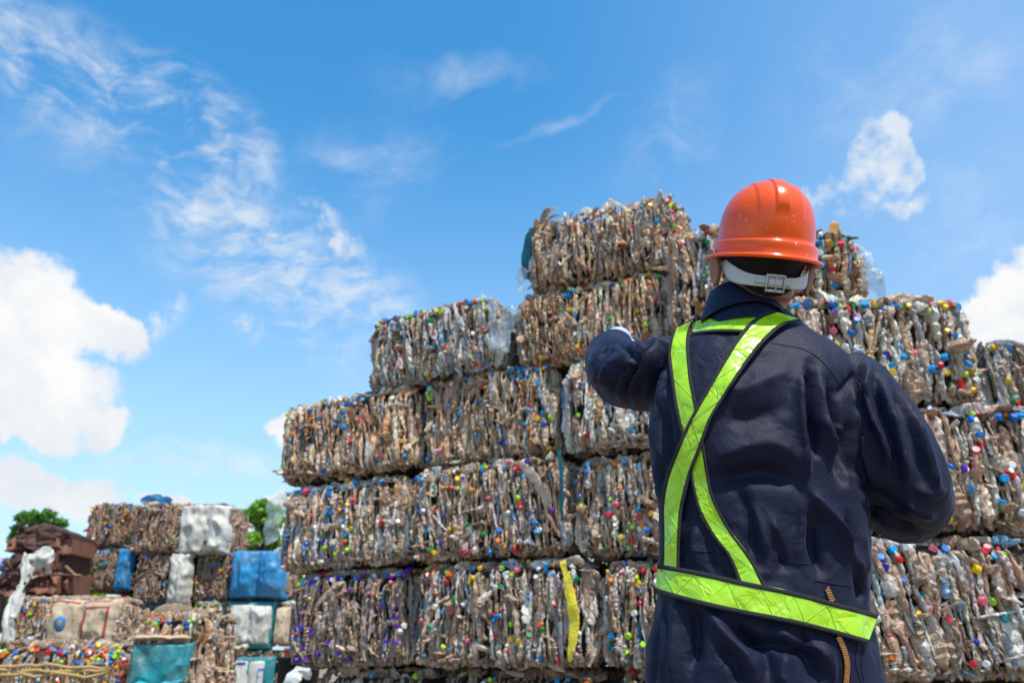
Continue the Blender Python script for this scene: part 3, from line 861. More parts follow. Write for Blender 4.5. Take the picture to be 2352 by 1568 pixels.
film(SHB, 'film_scrap', [(w / 2 - 0.08, -0.03, h * 0.95), (w / 2 - 0.01, -0.05, h * 0.75), (w / 2 - 0.0, -0.04, h * 0.5)], 0.045, FILM, 7)
film(SHB, 'film_scrap', [(w / 2 - 0.03, -0.04, h * 0.5), (w / 2 + 0.03, -0.05, h * 0.3), (w / 2 + 0.10, -0.04, h * 0.12)], 0.06, FILM, 17)
w, d, h = BW[WIDEB]
film(WIDEB, 'clear_bag', [(w / 2 - 0.22, -0.035, h * 0.90), (w / 2 - 0.13, -0.05, h * 0.70), (w / 2 - 0.045, -0.055, h * 0.42)], 0.06, simple_mat('dusty_clear_bag', (0.44, 0.34, 0.26), 0.3, 0.3, 20, 0.6, 60), 8, 0.03)
film(WIDEB, 'teal_sheet', [(w / 2 + 0.005, -0.01, h * 0.98), (w / 2 + 0.01, -0.012, h * 0.6), (w / 2 - 0.0, -0.01, h * 0.3)], 0.03, DTEAL, 9, 0.01)
w, d, h = BW[YELB]
film(YELB, 'yellow_bag', [(w / 2 - 0.125, -0.02, h * 0.95), (w / 2 - 0.085, -0.035, h * 0.72), (w / 2 - 0.065, -0.04, h * 0.45), (w / 2 - 0.085, -0.03, h * 0.08)], 0.058, YELM, 10, 0.018)
w, d, h = BW[BLUEB]
film(BLUEB, 'film_scrap', [(-w / 2 + 0.06, 0.0, h * 0.92), (-w / 2 - 0.03, 0.0, h * 0.7), (-w / 2 - 0.055, 0.01, h * 0.35)], 0.14, FILM, 11)
w, d, h = BW[HIB]
film(HIB, 'film_scrap', [(w / 2 - 0.07, 0.0, h * 0.78), (w / 2 - 0.005, 0.0, h * 0.6), (w / 2 + 0.005, 0.0, h * 0.35), (w / 2 + 0.05, 0.0, h * 0.0)], 0.085, FILM, 12, 0.05)
film(HIB, 'film_scrap', [(w / 2 - 0.01, 0.0, h * 0.42), (w / 2 + 0.05, -0.01, h * 0.33), (w / 2 + 0.085, 0.0, h * 0.28)], 0.06, FILM, 13)
film(HIB, 'amber_bottle', [(w / 2 - 0.15, 0.04, h - 0.05), (w / 2 - 0.13, 0.04, h + 0.0), (w / 2 - 0.11, 0.04, h + 0.05)], 0.05, simple_mat('amber_plastic', (0.6, 0.26, 0.04), 0.25), 14, 0.008)

# ------------------------------------------------------------------ the farther stack on the left
def bg_bale(label, x0, x1, yt, yb, Y, seed, pal='dark', faces='flt', caps=30, roll=0.0, capw=STD, yaw=0.0, bsize=0.95, **kw):
    xm = (x0 + x1) / 2
    a = P(x0, (yt + yb) / 2, Y); c = P(x1, (yt + yb) / 2, Y)
    z1 = P(xm, yt, Y)[2]; z0 = P(xm, yb, Y)[2]
    return bale(label, (a[0] + c[0]) / 2, Y, z0, c[0] - a[0], 0.8, z1 - z0, yaw, roll, pal, seed, faces, caps, capw, 1.15, 'bales of the farther stack on the left', bsize=bsize, **kw)
YF = 9.5
b1 = bg_bale('brown bale at the top left of the farther stack', 195, 302, 1153, 1259, YF, 61, 'mud', faces='flrt', roll=R(-1))
b2 = bg_bale('top bale of the farther stack with a dirty white sack across its right half', 298, 522, 1153, 1273, YF - 0.1, 62, 'mud', faces='flrt', caps=40)
w, d, h = BW[b2]
drape(b2, 'woven_sack', SACKW, w * 0.0, w * 0.51, 0.0, h - 0.02, 0.0, 0.06, 2, 3, 0.03, tuck=0.14, edge=0.02)
film(b2, 'blue_sheet', [(-w * 0.45, 0.0, h + 0.02), (-w * 0.3, -0.02, h + 0.05), (-w * 0.1, -0.02, h + 0.01)], 0.10, TARPB, 21, 0.03)
b3 = bg_bale('dark bale with a blue tarpaulin strip down its right end', 205, 307, 1258, 1360, YF, 63, 'mud', faces='flt', caps=26)
w, d, h = BW[b3]
drape(b3, 'blue_tarpaulin', TARPB, w * 0.10, w * 0.47, 0.02, h, -0.03, 0.03, 1, 5, 0.015)
b4 = bg_bale('brown bale with a knotted white sack at its right end', 303, 446, 1264, 1386, YF - 0.05, 64, 'mud', faces='ft', caps=26)
w, d, h = BW[b4]
drape(b4, 'woven_sack', SACKW, w * 0.10, w * 0.46, -0.02, h - 0.02, -0.03, 0.08, 1, 7, 0.035, edge=0.03)
b5 = bg_bale('plain brown bale left of the blue wrapped bale', 440, 540, 1266, 1386, YF, 65, 'mud', faces='ft', caps=24, roll=R(-2))
b6 = bg_bale('bale wrapped in bright blue tarpaulin', 530, 658, 1268, 1376, YF - 0.15, 66, 'mud', faces='frt', caps=6)
w, d, h = BW[b6]
drape(b6, 'blue_tarpaulin', TARPB, -w * 0.5, w * 0.5, 0.0, h + 0.03, -0.02, 0.10, 2, 9, 0.03, tuck=0.16)
b7 = bg_bale('shaded bale behind the printed sack bale', 240, 300, 1362, 1478, YF, 67, 'mud', faces='f', caps=16)
b8 = bg_bale('shaded bale in the middle of the farther stack above the teal sheets', 292, 440, 1372, 1484, YF, 68, 'mud', faces='f', caps=30, capw=BLUEY)
b9 = bg_bale('bale with green and yellow caps left of the white sack bale', 430, 524, 1380, 1502, YF - 0.1, 69, 'grey', faces='ft', caps=45, capw=dict(green=6, lime=5, yellow=3, orange=2, blue=2, white=2))
b10 = bg_bale('bale faced with a clean white two panel sack edged in teal', 516, 628, 1378, 1486, YF - 0.15, 70, 'mud', faces='ft', caps=4)
w, d, h = BW[b10]
drape(b10, 'teal_edging', TEALM, -w * 0.50, w * 0.50, -0.03, h + 0.0, -0.015, 0.03, 1, 11, 0.01)
drape(b10, 'woven_sack', SACKW, -w * 0.44, w * 0.48, 0.02, h - 0.03, -0.03, 0.08, 2, 13, 0.022, tuck=0.12, edge=0.015)
b11 = bg_bale('narrow cream sacked bale squeezed against the tall stack', 627, 668, 1386, 1484, YF - 0.1, 71, 'mud', faces='ft', caps=4)
w, d, h = BW[b11]
drape(b11, 'woven_sack', SACKC, -w * 0.45, w * 0.4, 0.02, h - 0.03, -0.03, 0.05, 1, 14, 0.02)
b12 = bg_bale('dark bale at the bottom of the farther stack left of the lettered sack', 452, 522, 1500, 1612, YF - 0.05, 72, 'mud', faces='ft', caps=14)
b13 = bg_bale('bottom bale faced with a white sack carrying blue lettering', 516, 632, 1494, 1610, YF - 0.2, 73, 'mud', faces='ft', caps=14)
w, d, h = BW[b13]
drape(b13, 'teal_edging', TEALM, -w * 0.49, w * 0.46, 0.0, h - 0.05, -0.015, 0.03, 1, 15, 0.01)
sk, Gs = drape(b13, 'woven_sack', SACKW, -w * 0.38, w * 0.33, 0.0, h - 0.08, -0.03, 0.05, 2, 16, 0.012)
bd = decal(sk, Gs, 0.80, 0.97, 0.02, 0.78, BLUEP, 'blue_band')
decal(sk, Gs, 0.08, 0.42, 0.86, 0.93, BLUEP, 'blue_print_line')
def letters(par, G, txt, u, v0, v1, mat):
    """white capitals reading upwards on the blue band"""
    P5 = {'R': ["110", "101", "110", "101", "101"], 'U': ["101", "101", "101", "101", "111"], 'T': ["111", "010", "010", "010", "010"], 'I': ["010", "010", "010", "010", "010"]}
    mb = MB(); n = len(txt); st = (v1 - v0) / n
    for i, ch in enumerate(txt):
        for r_ in range(5):
            for c_ in range(3):
                if P5[ch][r_][c_] == '1':
                    uu = u + (r_ - 2) * 0.022; vv = v1 - (i + 0.18 + 0.25 * c_) * st
                    p = samp(G, uu, vv) - np.array([0, 0.008, 0])
                    mb.box(p, (0.0165, 0.003, 0.028))
    mb.build('lettering', mat, par, smooth=False)
letters(bd, Gs, 'RUTI', 0.885, 0.10, 0.70, PALEP)
bg_bale('grey bale squeezed between the lettered sack and the red post', 626, 664, 1490, 1612, YF - 0.1, 74, 'grey', faces='f', caps=6)

# printed sack bale and the bundles in front of it
b14 = bg_bale('bale half covered by a tan sack printed with a red frame and blue oval', 16, 264, 1368, 1484, 8.2, 75, 'brown', faces='flrt', caps=36, roll=R(0.6))
w, d, h = BW[b14]
sk, Gs = drape(b14, 'woven_sack', SACKC, -w * 0.10, w * 0.50, 0.0, h - 0.02, -0.02, 0.08, 2, 18, 0.022, tuck=0.14, edge=0.015)
decal(sk, Gs, 0.05, 0.47, 0.90, 0.935, REDP, 'red_border')
for (u0, u1, v0, v1) in ((0.56, 0.94, 0.78, 0.82), (0.56, 0.94, 0.12, 0.16), (0.56, 0.60, 0.16, 0.78), (0.90, 0.94, 0.16, 0.78), (0.50, 0.98, 0.92, 0.95)):
    decal(sk, Gs, u0, u1, v0, v1, REDP, 'red_border')
decal(sk, Gs, 0.17, 0.33, 0.30, 0.62, simple_mat('blue_oval_print', (0.02, 0.17, 0.40), 0.6), 'blue_oval', 0.005, 'ellipse')
decal(sk, Gs, 0.215, 0.285, 0.38, 0.54, simple_mat('olive_print', (0.25, 0.22, 0.12), 0.6), 'oval_centre', 0.008, 'ellipse')
for x0_, x1_, lb, sd in ((-70, 150, 'heap of loose bottles with bright caps behind the bamboo fence, left half', 76), (148, 296, 'heap of loose bottles with bright caps right of the bamboo fence, beside the teal sheets', 77)):
    bb_ = bg_bale(lb, x0_, x1_, 1482, 1640, 6.6 if sd == 77 else 6.75, sd, 'brown', faces='flrt', caps=165, capw=dict(red=8, blue=7, sky=4, yellow=6, orange=5, green=2, white=4, lime=2, pink=2), wild_top=0.8, bsize=1.1)
b15 = bg_bale('bale wrapped in torn teal sheets with loose bottles on top', 292, 468, 1412, 1640, 6.4, 78, 'brown', faces='flrt', caps=40, capw=GREENY, wild_top=0.8, bsize=1.2)
w, d, h = BW[b15]
drape(b15, 'teal_sheet', TEALM, -w * 0.46, w * 0.36, h * 0.26, h * 0.73, -0.03, 0.03, 1, 22, 0.022)
drape(b15, 'teal_sheet', TEALL, -w * 0.47, w * 0.30, -0.02, h * 0.34, -0.055, 0.05, 1, 23, 0.03, edge=0.03)
drape(b15, 'cream_sheet', SACKC, -w * 0.46, w * 0.28, h * 0.73, h * 0.80, -0.05, 0.03, 1, 24, 0.02, edge=0.01)
film(b15, 'cardboard_strip', [(-w * 0.25, 0.0, h + 0.03), (0.0, -0.02, h + 0.06), (w * 0.25, 0.0, h + 0.05)], 0.05, SACKC, 25, 0.01)

# bamboo fence in front of the heap
fx0, fx1 = P(-60, 1550, 6.2)[0], P(250, 1550, 6.2)[0]
fz = P(100, 1530, 6.2)[2]
fr = empty('bamboo_fence', ((fx0 + fx1) / 2, 6.2, 0)); tag(fr, 'low split bamboo fence at the bottom left corner in front of the loose bottles', 'fence')
hw_ = (fx1 - fx0) / 2
rg = np.random.default_rng(4)
for i in range(3):
    mbx = MB(); zz = fz - i * 0.028
    mbx.tube([(x, -0.01 * i + 0.012 * rg.normal(), zz + 0.008 * rg.normal()) for x in np.linspace(-hw_, hw_, 14)], 0.011, k=7)
    mbx.build('rail', BAMB, fr)
for i in range(26):
    x = -hw_ + 2 * hw_ * (i + 0.5) / 26 + rg.normal() * 0.008
    mbx = MB(); mbx.tube([(x + rg.normal() * 0.006, 0.02, 0.0), (x, 0.02, fz * 0.5), (x + rg.normal() * 0.01, 0.02, fz + 0.02 * rg.random())], 0.0095, k=6, flat=0.5)
    mbx.build('slat', BAMB, fr)

# rusty scrap
mr_ = P(110, 1358, 8.9)
heap = empty('scrap_metal_bundle', (mr_[0], 8.9, 0)); tag(heap, 'crushed rust brown metal bundle with a white sack hung over it', 'scrap metal')
zt, zb = P(110, 1226, 8.9)[2], P(110, 1366, 8.9)[2]
hwm = (P(178, 1290, 8.9)[0] - P(42, 1290, 8.9)[0]) / 2
rg = np.random.default_rng(14)
for i in range(13):
    lv = i / 13
    zc = zb + 0.04 + (zt - zb - 0.08) * lv
    w2 = hwm * (0.72 + 0.28 * rg.random()) * (1.0 if lv > 0.55 or lv < 0.2 else 0.86)
    nu_, nv_ = 26, 16
    U, Vv = np.meshgrid(np.linspace(-1, 1, nu_), np.linspace(-1, 1, nv_), indexing='ij')
    tl_ = rg.normal(0, 0.2)
    thick = rg.uniform(0.06, 0.12)
    X = U * w2 + rg.normal(0, 0.03); 
    Yy = -0.30 + Vv * 0.02 + 0.05 * rg.normal() + 0 * U
    Z = zc + Vv * thick + tl_ * U * 0.25
    q = np.stack([X, Yy, Z], -1).reshape(-1, 3)
    q[:, 1] += fbm(q + i, 7, i, 4) * 0.2; q[:, 2] += fbm(q + i * 2, 5, i + 3, 3) * 0.09
    mbx = MB(); sheet_mesh(mbx, q.reshape(nu_, nv_, 3), 0.5, np.broadcast_to(np.array([0.0, 1.0, 0.0]), (nu_, nv_, 3)))
    mbx.build('crushed_sheet', RUST if i % 3 else RUST2, heap, smooth=False)
core = MB(); core.box((0, 0.0, (zt + zb) / 2 - 0.02), (hwm * 1.7, 0.5, zt - zb - 0.08)); core.build('crushed_sheet', RUST2, heap, smooth=False)
core = MB(); core.box((0, 0.0, zb / 2), (hwm * 1.5, 0.5, zb)); core.build('lower_bundle', RUST2, heap, smooth=False)
sa = P(60, 1300, 8.6); sb_ = P(120, 1300, 8.6)
film(heap, 'sack', [(P(86, 1262, 8.5)[0] - mr_[0], -0.42, P(86, 1266, 8.5)[2]), (P(90, 1290, 8.5)[0] - mr_[0], -0.46, P(90, 1290, 8.5)[2]), (P(88, 1322, 8.5)[0] - mr_[0], -0.44, P(88, 1322, 8.5)[2])], 0.36, SACKW, 31, 0.05)
def hang(px_, Y): return (P(px_[0], px_[1], Y)[0] - mr_[0], Y - 8.9, P(px_[0], px_[1], Y)[2])
film(heap, 'torn_strip', [hang((62, 1268), 8.4), hang((56, 1320), 8.35), hang((48, 1370), 8.1), hang((32, 1420), 8.0)], 0.10, SACKW, 32, 0.04)
film(heap, 'torn_strip', [hang((66, 1325), 8.35), hang((38, 1365), 8.1), hang((22, 1420), 8.0), hang((14, 1478), 8.0)], 0.14, SACKW, 33, 0.05)
for (a_, b__, wd) in (((14, 1282), (40, 1318), 0.055), ((150, 1300), (182, 1330), 0.05), ((128, 1318), (186, 1322), 0.05), ((30, 1318), (52, 1326), 0.05)):
    mbx = MB(); p0 = np.array(hang(a_, 8.55)); p1 = np.array(hang(b__, 8.6)); mbx.tube([p0, (p0 + p1) / 2, p1], wd, k=4, flat=0.35); mbx.build('broken_board', WOOD, heap, smooth=False)

# stack of striped bags at the very left edge
pz = P(-12, 1560, 8.7)
sg = empty('striped_bag_stack', (P(-14, 1330, 8.7)[0], 8.7, 0)); tag(sg, 'narrow stack of pale bags striped purple and blue at the left edge of the picture', 'bags')
for i, (yt_, yb_, mt_) in enumerate(((1286, 1312, simple_mat('lilac_bag', (0.35, 0.32, 0.55), 0.5, 0.4, 14, 0.5, 40)), (1310, 1340, simple_mat('pale_bag', (0.55, 0.55, 0.58), 0.5, 0.3, 14, 0.5, 40)), (1338, 1372, simple_mat('mauve_bag', (0.36, 0.30, 0.38), 0.5, 0.3, 14, 0.5, 40)))):
    zt_, zb_ = P(-14, yt_, 8.7)[2], P(-14, yb_, 8.7)[2]
    mbx = MB(); mbx.ellipsoid((0, 0, (zt_ + zb_) / 2), (0.155, 0.2, (zt_ - zb_) / 2 + 0.02), None, 24, 16)
    o_ = mbx.build('bag', mt_, sg)
    q = mesh_arrays(o_.data).astype(float); q += fbm(q, 12, i, 3)[:, None] * 0.02; o_.data.vertices.foreach_set('co', q.astype(np.float32).ravel()); o_.data.update()
mbx = MB(); zb_ = P(-14, 1368, 8.7)[2]; mbx.tube([(0, 0, 0), (0, 0, zb_ / 2), (0, 0, zb_)], [0.16, 0.15, 0.155], k=18); mbx.build('bag', simple_mat('grey_bag', (0.3, 0.29, 0.28), 0.6, 0.3, 14, 0.6, 30), sg)

# narrow things in the gap beside the tall stack
pp = P(658, 1540, 7.0)
po = empty('red_steel_post', (pp[0], 7.0, 0)); tag(po, 'dark red steel post in the gap left of the tall stack', 'post')
zt = P(660, 1490, 7.0)[2]
mbx = MB(); mbx.box((0, 0, zt / 2), (0.055, 0.05, zt)); mbx.box((0, 0, 0.01), (0.16, 0.16, 0.02)); mbx.build('shaft', simple_mat('red_painted_steel', (0.22, 0.025, 0.02), 0.55, 0.4, 12, 0.4, 40), po, smooth=False)
mbx = MB(); mbx.box((0, 0, zt + 0.006), (0.07, 0.065, 0.008)); mbx.build('cap_plate', REDP, po, smooth=False)
pc = P(684, 1560, 6.6)
cr = empty('black_plastic_bin', (pc[0], 6.6, 0)); tag(cr, 'black plastic bin in the gap at the foot of the tall stack', 'bin')
zt = P(684, 1512, 6.6)[2]
mbx = MB(); mbx.tube([(0, 0, 0), (0, 0, zt * 0.5), (0, 0, zt)], [0.13, 0.145, 0.16], k=24); mbx.build('bin_body', BOOTM := simple_mat('black_bin_plastic', (0.012, 0.012, 0.012), 0.6), cr)
mbx = MB(); a_ = np.linspace(0, 2 * PI, 25); mbx.tube(np.stack([0.165 * np.cos(a_), 0.165 * np.sin(a_), np.full(25, zt)], 1), 0.012, k=8, cap=False); mbx.build('rim', BOOTM, cr)
sc0 = P(690, 1560, 5.0)
scr = empty('white_plastic_sheet', (sc0[0], 5.0, 0)); tag(scr, 'crumpled white plastic sheet at the bottom left foot of the tall stack', 'plastic sheet')
film(scr, 'sheet', [(-0.12, 0.0, 0.70), (-0.04, 0.0, P(678, 1560, 5.0)[2]), (0.0, 0.02, P(692, 1546, 5.0)[2]), (0.06, 0.03, P(712, 1550, 5.0)[2])], 0.09, SCRAP, 41, 0.03)
film(scr, 'sheet', [(-0.12, 0.0, 0.70), (-0.16, 0.03, 0.4), (-0.2, 0.0, 0.0)], 0.2, SCRAP, 42, 0.05)

# ------------------------------------------------------------------ trees behind
def leaf_mat(name, c):
    m, nt, b = new_mat(name)
    at = nd(nt, 'ShaderNodeAttribute'); at.attribute_name = 'Col'
    cc = mixc(nt, 1.0, at.outputs['Color'], c, 'MULTIPLY')
    ln(nt, cc, b.inputs['Base Color']); b.inputs['Roughness'].default_value = 0.5
    tl = nd(nt, 'ShaderNodeBsdfTranslucent'); ln(nt, cc, tl.inputs['Color'])
    ms = nd(nt, 'ShaderNodeMixShader'); ms.inputs[0].default_value = 0.5
    ln(nt, b.outputs[0], ms.inputs[1]); ln(nt, tl.outputs[0], ms.inputs[2]); ln(nt, ms.outputs[0], nt.nodes['Material Output'].inputs['Surface'])
    return m
BARK = simple_mat('bark', (0.12, 0.085, 0.06), 0.9, 0.4, 20, 0.8, 30)
def tree(label, px0, px1, pyt, Y, col, seed, dens=1.0, leafs=0.13):
    a = P(px0, pyt, Y); c = P(px1, pyt, Y); top = a[2]
    x = (a[0] + c[0]) / 2; rad = (c[0] - a[0]) / 2
    root = empty('broadleaf_tree', (x, Y, 0)); tag(root, label, 'tree', 'trees beyond the far stack')
    rg = np.random.default_rng(seed)
    mbt = MB()
    mbt.tube(catmull([(0, 0, 0), (0.1, 0, top * 0.3), (-0.05, 0.05, top * 0.6), (0, 0, top * 0.9)], 16), np.linspace(rad * 0.13, rad * 0.03, 16), k=10)
    clumps = []
    for i in range(34):
        an = rg.uniform(0, 2 * PI); rr_ = rad * rg.uniform(0.1, 0.82); zz = top * rg.uniform(0.45, 0.93)
        rr_ *= math.sqrt(max(0.1, 1 - ((zz / top - 0.6) / 0.42) ** 2))
        p = np.array([rr_ * math.cos(an), rr_ * math.sin(an), zz])
        clumps.append((p, rad * rg.uniform(0.13, 0.27)))
        mbt.tube(catmull([(0, 0, zz * 0.55), p * np.array([.5, .5, .82]), p], 8), np.linspace(rad * 0.04, rad * 0.012, 8), k=6)
    mbt.build('trunk', BARK, root)
    n = int(150 * dens)
    Vs = []; Cs = []
    for p, cr_ in clumps:
        d = rg.normal(0, 1, (n, 3)); d /= np.linalg.norm(d, axis=1)[:, None]
        q = p + d * (cr_ * rg.uniform(0.35, 1.0, n) ** 0.6)[:, None] * np.array([1, 1, 0.75])
        q = q[vnoise(q, 2.2 / max(rad, 0.5) * 2, seed) > -0.35]
        m = len(q)
        u = rg.normal(0, 1, (m, 3)); u /= np.linalg.norm(u, axis=1)[:, None]
        v = np.cross(u, rg.normal(0, 1, (m, 3))); v /= np.linalg.norm(v, axis=1)[:, None]
        s = leafs * rg.uniform(0.6, 1.2, m)[:, None]
        quad = np.stack([q - u * s, q + v * s * 0.45, q + u * s, q - v * s * 0.45], 1)
        Vs.append(quad.reshape(-1, 3)); Cs.append(np.repeat(rg.uniform(0.6, 1.35, (m, 1)) * rg.normal(1, .06, (m, 3)), 4, axis=0))
    V = np.vstack(Vs); C = np.clip(np.vstack(Cs), 0, 2)
    me = np_mesh('crown', V, np.arange(len(V)).reshape(-1, 4), False, C)
    link('crown', me, col, root)
LG1 = leaf_mat('dark_leaf', (0.15, 0.32, 0.06)); LG2 = leaf_mat('green_leaf', (0.27, 0.50, 0.07)); LG3 = leaf_mat('bright_leaf', (0.34, 0.50, 0.03))
tree('dark green tree crown showing above the rusty scrap bundle', 40, 190, 1132, 22, LG1, 1, 1.0, 0.11)
tree('mid green tree between the farther stack and the tall stack', 490, 720, 1135, 20, LG2, 2, 1.1, 0.12)
tree('bright yellow green tree in the gap right of the rusty scrap bundle', 150, 262, 1225, 18, LG3, 3, 0.8, 0.12)
tree('bright green tree low at the left edge behind the hanging strips', -40, 70, 1270, 18, LG3, 4, 0.8, 0.12)
# ------------------------------------------------------------------ the worker
YB = 1.42                                    # distance of the body axis
person = empty('person', tuple(P(1755, 1500, YB)[:2]) + (0.0,))
POFF = np.array([person.location.x, person.location.y, 0.0])
tag(person, 'worker in navy coverall, neon yellow cross belts and orange hard hat, pointing with left arm', 'person')

def cloth_mat(name, color, rough=0.62):
    m, nt, b = new_mat(name)
    t_ = nd(nt, 'ShaderNodeTexCoord')
    n1 = nd(nt, 'ShaderNodeTexNoise', Scale=7.0, Detail=6.0, Roughness=0.6); ln(nt, t_.outputs['Object'], n1.inputs['Vector'])
    n2 = nd(nt, 'ShaderNodeTexNoise', Scale=900.0, Detail=2.0); ln(nt, t_.outputs['Object'], n2.inputs['Vector'])
    n3 = nd(nt, 'ShaderNodeTexNoise', Scale=38.0, Detail=4.0, Distortion=1.2); ln(nt, t_.outputs['Object'], n3.inputs['Vector'])
    c = mixc(nt, n1.outputs['Fac'], tuple(x * 0.75 for x in color), tuple(x * 1.3 for x in color))
    c = mixc(nt, mth(nt, 'MULTIPLY', n2.outputs['Fac'], 0.35), c, tuple(min(1, x * 2.1) for x in color))
    ln(nt, c, b.inputs['Base Color'])
    b.inputs['Roughness'].default_value = rough
    b.inputs['Specular IOR Level'].default_value = 0.25
    b.inputs['Sheen Weight'].default_value = 0.11
    b.inputs['Sheen Roughness'].default_value = 0.45
    b.inputs['Sheen Tint'].default_value = (0.35, 0.4, 0.7, 1)
    n6 = nd(nt, 'ShaderNodeTexNoise', Scale=15.0, Detail=3.0, Distortion=0.8); ln(nt, t_.outputs['Object'], n6.inputs['Vector'])
    rdg = mth(nt, 'SUBTRACT', 1.0, mth(nt, 'MULTIPLY', mth(nt, 'ABSOLUTE', mth(nt, 'SUBTRACT', n6.outputs['Fac'], 0.5)), 5.0), clamp=True)
    h = mth(nt, 'ADD', mth(nt, 'ADD', mth(nt, 'MULTIPLY', n3.outputs['Fac'], 0.45), mth(nt, 'MULTIPLY', n2.outputs['Fac'], 0.10)), mth(nt, 'MULTIPLY', rdg, 0.25))
    bp = nd(nt, 'ShaderNodeBump', Strength=0.6, Distance=0.006); ln(nt, h, bp.inputs['Height']); ln(nt, bp.outputs[0], b.inputs['Normal'])
    return m
NAVY = cloth_mat('navy_cotton_twill', (0.0030, 0.0044, 0.0195))
NAVYS = cloth_mat('navy_seam_thread', (0.006, 0.007, 0.018))
SKIN = simple_mat('tanned_skin', (0.31, 0.13, 0.072), 0.5, 0.18, 60, 0.25, 300, sss=0.25)
EARM = SKIN
HAIR = simple_mat('black_hair', (0.008, 0.007, 0.006), 0.55, 0.5, 200, 1.0, 900)
BOOT = simple_mat('black_leather', (0.015, 0.013, 0.012), 0.4, 0.3, 40, 0.3, 80)
GLOVE = simple_mat('pale_blue_cloth', (0.42, 0.50, 0.80), 0.8, 0.12, 60, 0.4, 300)
TRIM = simple_mat('black_binding_tape', (0.014, 0.014, 0.016), 0.7, 0.3, 200, 0.6, 900)
BRASS = simple_mat('brass_zip_teeth', (0.66, 0.27, 0.08), 0.35, 0.2, 300, metal=0.7)

def ell_ring(c, rx, ry, k=40, e=2.4, ang=0.0):
    a = np.arange(k) / k * 2 * PI
    x = np.sign(np.cos(a)) * np.abs(np.cos(a)) ** (2 / e) * rx
    y = np.sign(np.sin(a)) * np.abs(np.sin(a)) ** (2 / e) * ry
    return np.stack([c[0] + x * math.cos(ang) - y * math.sin(ang), c[1] + x * math.sin(ang) + y * math.cos(ang), np.full(k, c[2])], 1)
def loft(mb, rings):
    n = len(rings); k = len(rings[0])
    V = np.vstack(rings)
    Q = grid_faces(n, k, wrap_v=True)
    c0 = len(V)
    V = np.vstack([V, rings[0].mean(0)[None], rings[-1].mean(0)[None]])
    j = np.arange(k); j2 = (j + 1) % k
    T = np.vstack([np.stack([np.full(k, c0), j2, j], 1), np.stack([np.full(k, c0 + 1), (n - 1) * k + j, (n - 1) * k + j2], 1)])
    mb.add(V, Q, T)

ROWS = [(1640, 1478, 2030, .128), (1600, 1480, 2024, .127), (1540, 1484, 2012, .125), (1480, 1490, 2000, .122), (1430, 1500, 1994, .118), (1380, 1507, 1990, .114),
        (1330, 1512, 1984, .110), (1290, 1516, 1984, .109), (1240, 1519, 1984, .110), (1175, 1517, 1981, .113), (1120, 1511, 1972, .117), (1060, 1499, 1962, .122), (1000, 1493, 1955, .127),
        (940, 1495, 1955, .128), (890, 1505, 1960, .126), (845, 1520, 1952, .120), (805, 1545, 1925, .108), (775, 1580, 1888, .094), (750, 1606, 1856, .082), (728, 1622, 1832, .074), (708, 1636, 1812, .066)]
def row_ring(r, grow=0.0):
    py, L, Rr, ht = r
    a = P(L, py, YB); c = P(Rr, py, YB)
    cen = (a + c) / 2
    # shoulder-blade line leans forward towards the neck, seat pushes back
    lean = 0.0
    if py < 1000: lean = 0.03 * smoothstep(1000, 730, py)
    cen[1] += lean
    return ell_ring(cen, (c[0] - a[0]) / 2 + grow, ht + grow, e=2.35)
def torso(mb, grow=0.0):
    R_ = np.array(ROWS, dtype=float)
    fine = catmull(R_, 70)
    loft(mb, [row_ring(r, grow) for r in fine])
def path_tube(mb, pts, rads, n=40, k=28, grow=0.0):
    """pts: (px,py,Y) list; rads (rx) metres"""
    w = np.array([P(*p) for p in pts])
    c = catmull(w, n)
    r = catmull(np.array(rads, dtype=float)[:, None], n)[:, 0] + grow
    mb.tube(c, r, k=k)
    return c, r
# right arm: hangs, elbow bent, forearm in front of the belly
RARM = [(1915, 868, 1.44), (1962, 915, 1.425), (2008, 985, 1.41), (2048, 1065, 1.405), (2076, 1128, 1.42), (2070, 1148, 1.475), (2015, 1130, 1.555), (1935, 1120, 1.60), (1862, 1130, 1.61)]
RRAD = [.070, .079, .083, .083, .080, .074, .060, .050, .043]
# left arm: raised sideways and forward, pointing up ahead
LARM = [(1585, 868, 1.44), (1545, 862, 1.46), (1505, 862, 1.50), (1462, 862, 1.56), (1428, 855, 1.63), (1408, 835, 1.70), (1400, 812, 1.80), (1410, 798, 1.90), (1418, 790, 1.98)]
LRAD = [.074, .076, .073, .070, .071, .064, .053, .046, .041]
def legs(mb, grow=0.0, foot=False):
    for s in (-1, 1):
        hip = P(1755 + s * 118, 1560, YB)
        x0 = hip[0]
        pts = np.array([[x0, YB, 0.86], [x0 + s * .005, YB - .005, 0.72], [x0 + s * .012, YB + .0, 0.50], [x0 + s * .015, YB - .01, 0.30], [x0 + s * .018, YB - .02, 0.10 if not foot else 0.07]])
        r = np.array([.115, .105, .082, .072, .072]) + grow
        mb.tube(catmull(pts, 30), catmull(r[:, None], 30)[:, 0], k=24)
    return
# --- coverall
mb = MB()
torso(mb)
RC, RR_ = path_tube(mb, RARM, RRAD)
LC, LR_ = path_tube(mb, LARM, LRAD)
legs(mb)
raw = mb.mesh('coverall_raw')
cov = remeshed(raw, 0.0052, 9, 0.6)
V = mesh_arrays(cov).astype(float)
N_ = np.empty(len(V) * 3, dtype=np.float32)
cov.vertices.foreach_get('normal', N_) if False else None
N_ = np.array([v.normal[:] for v in cov.vertices])
px, py = proj(V)
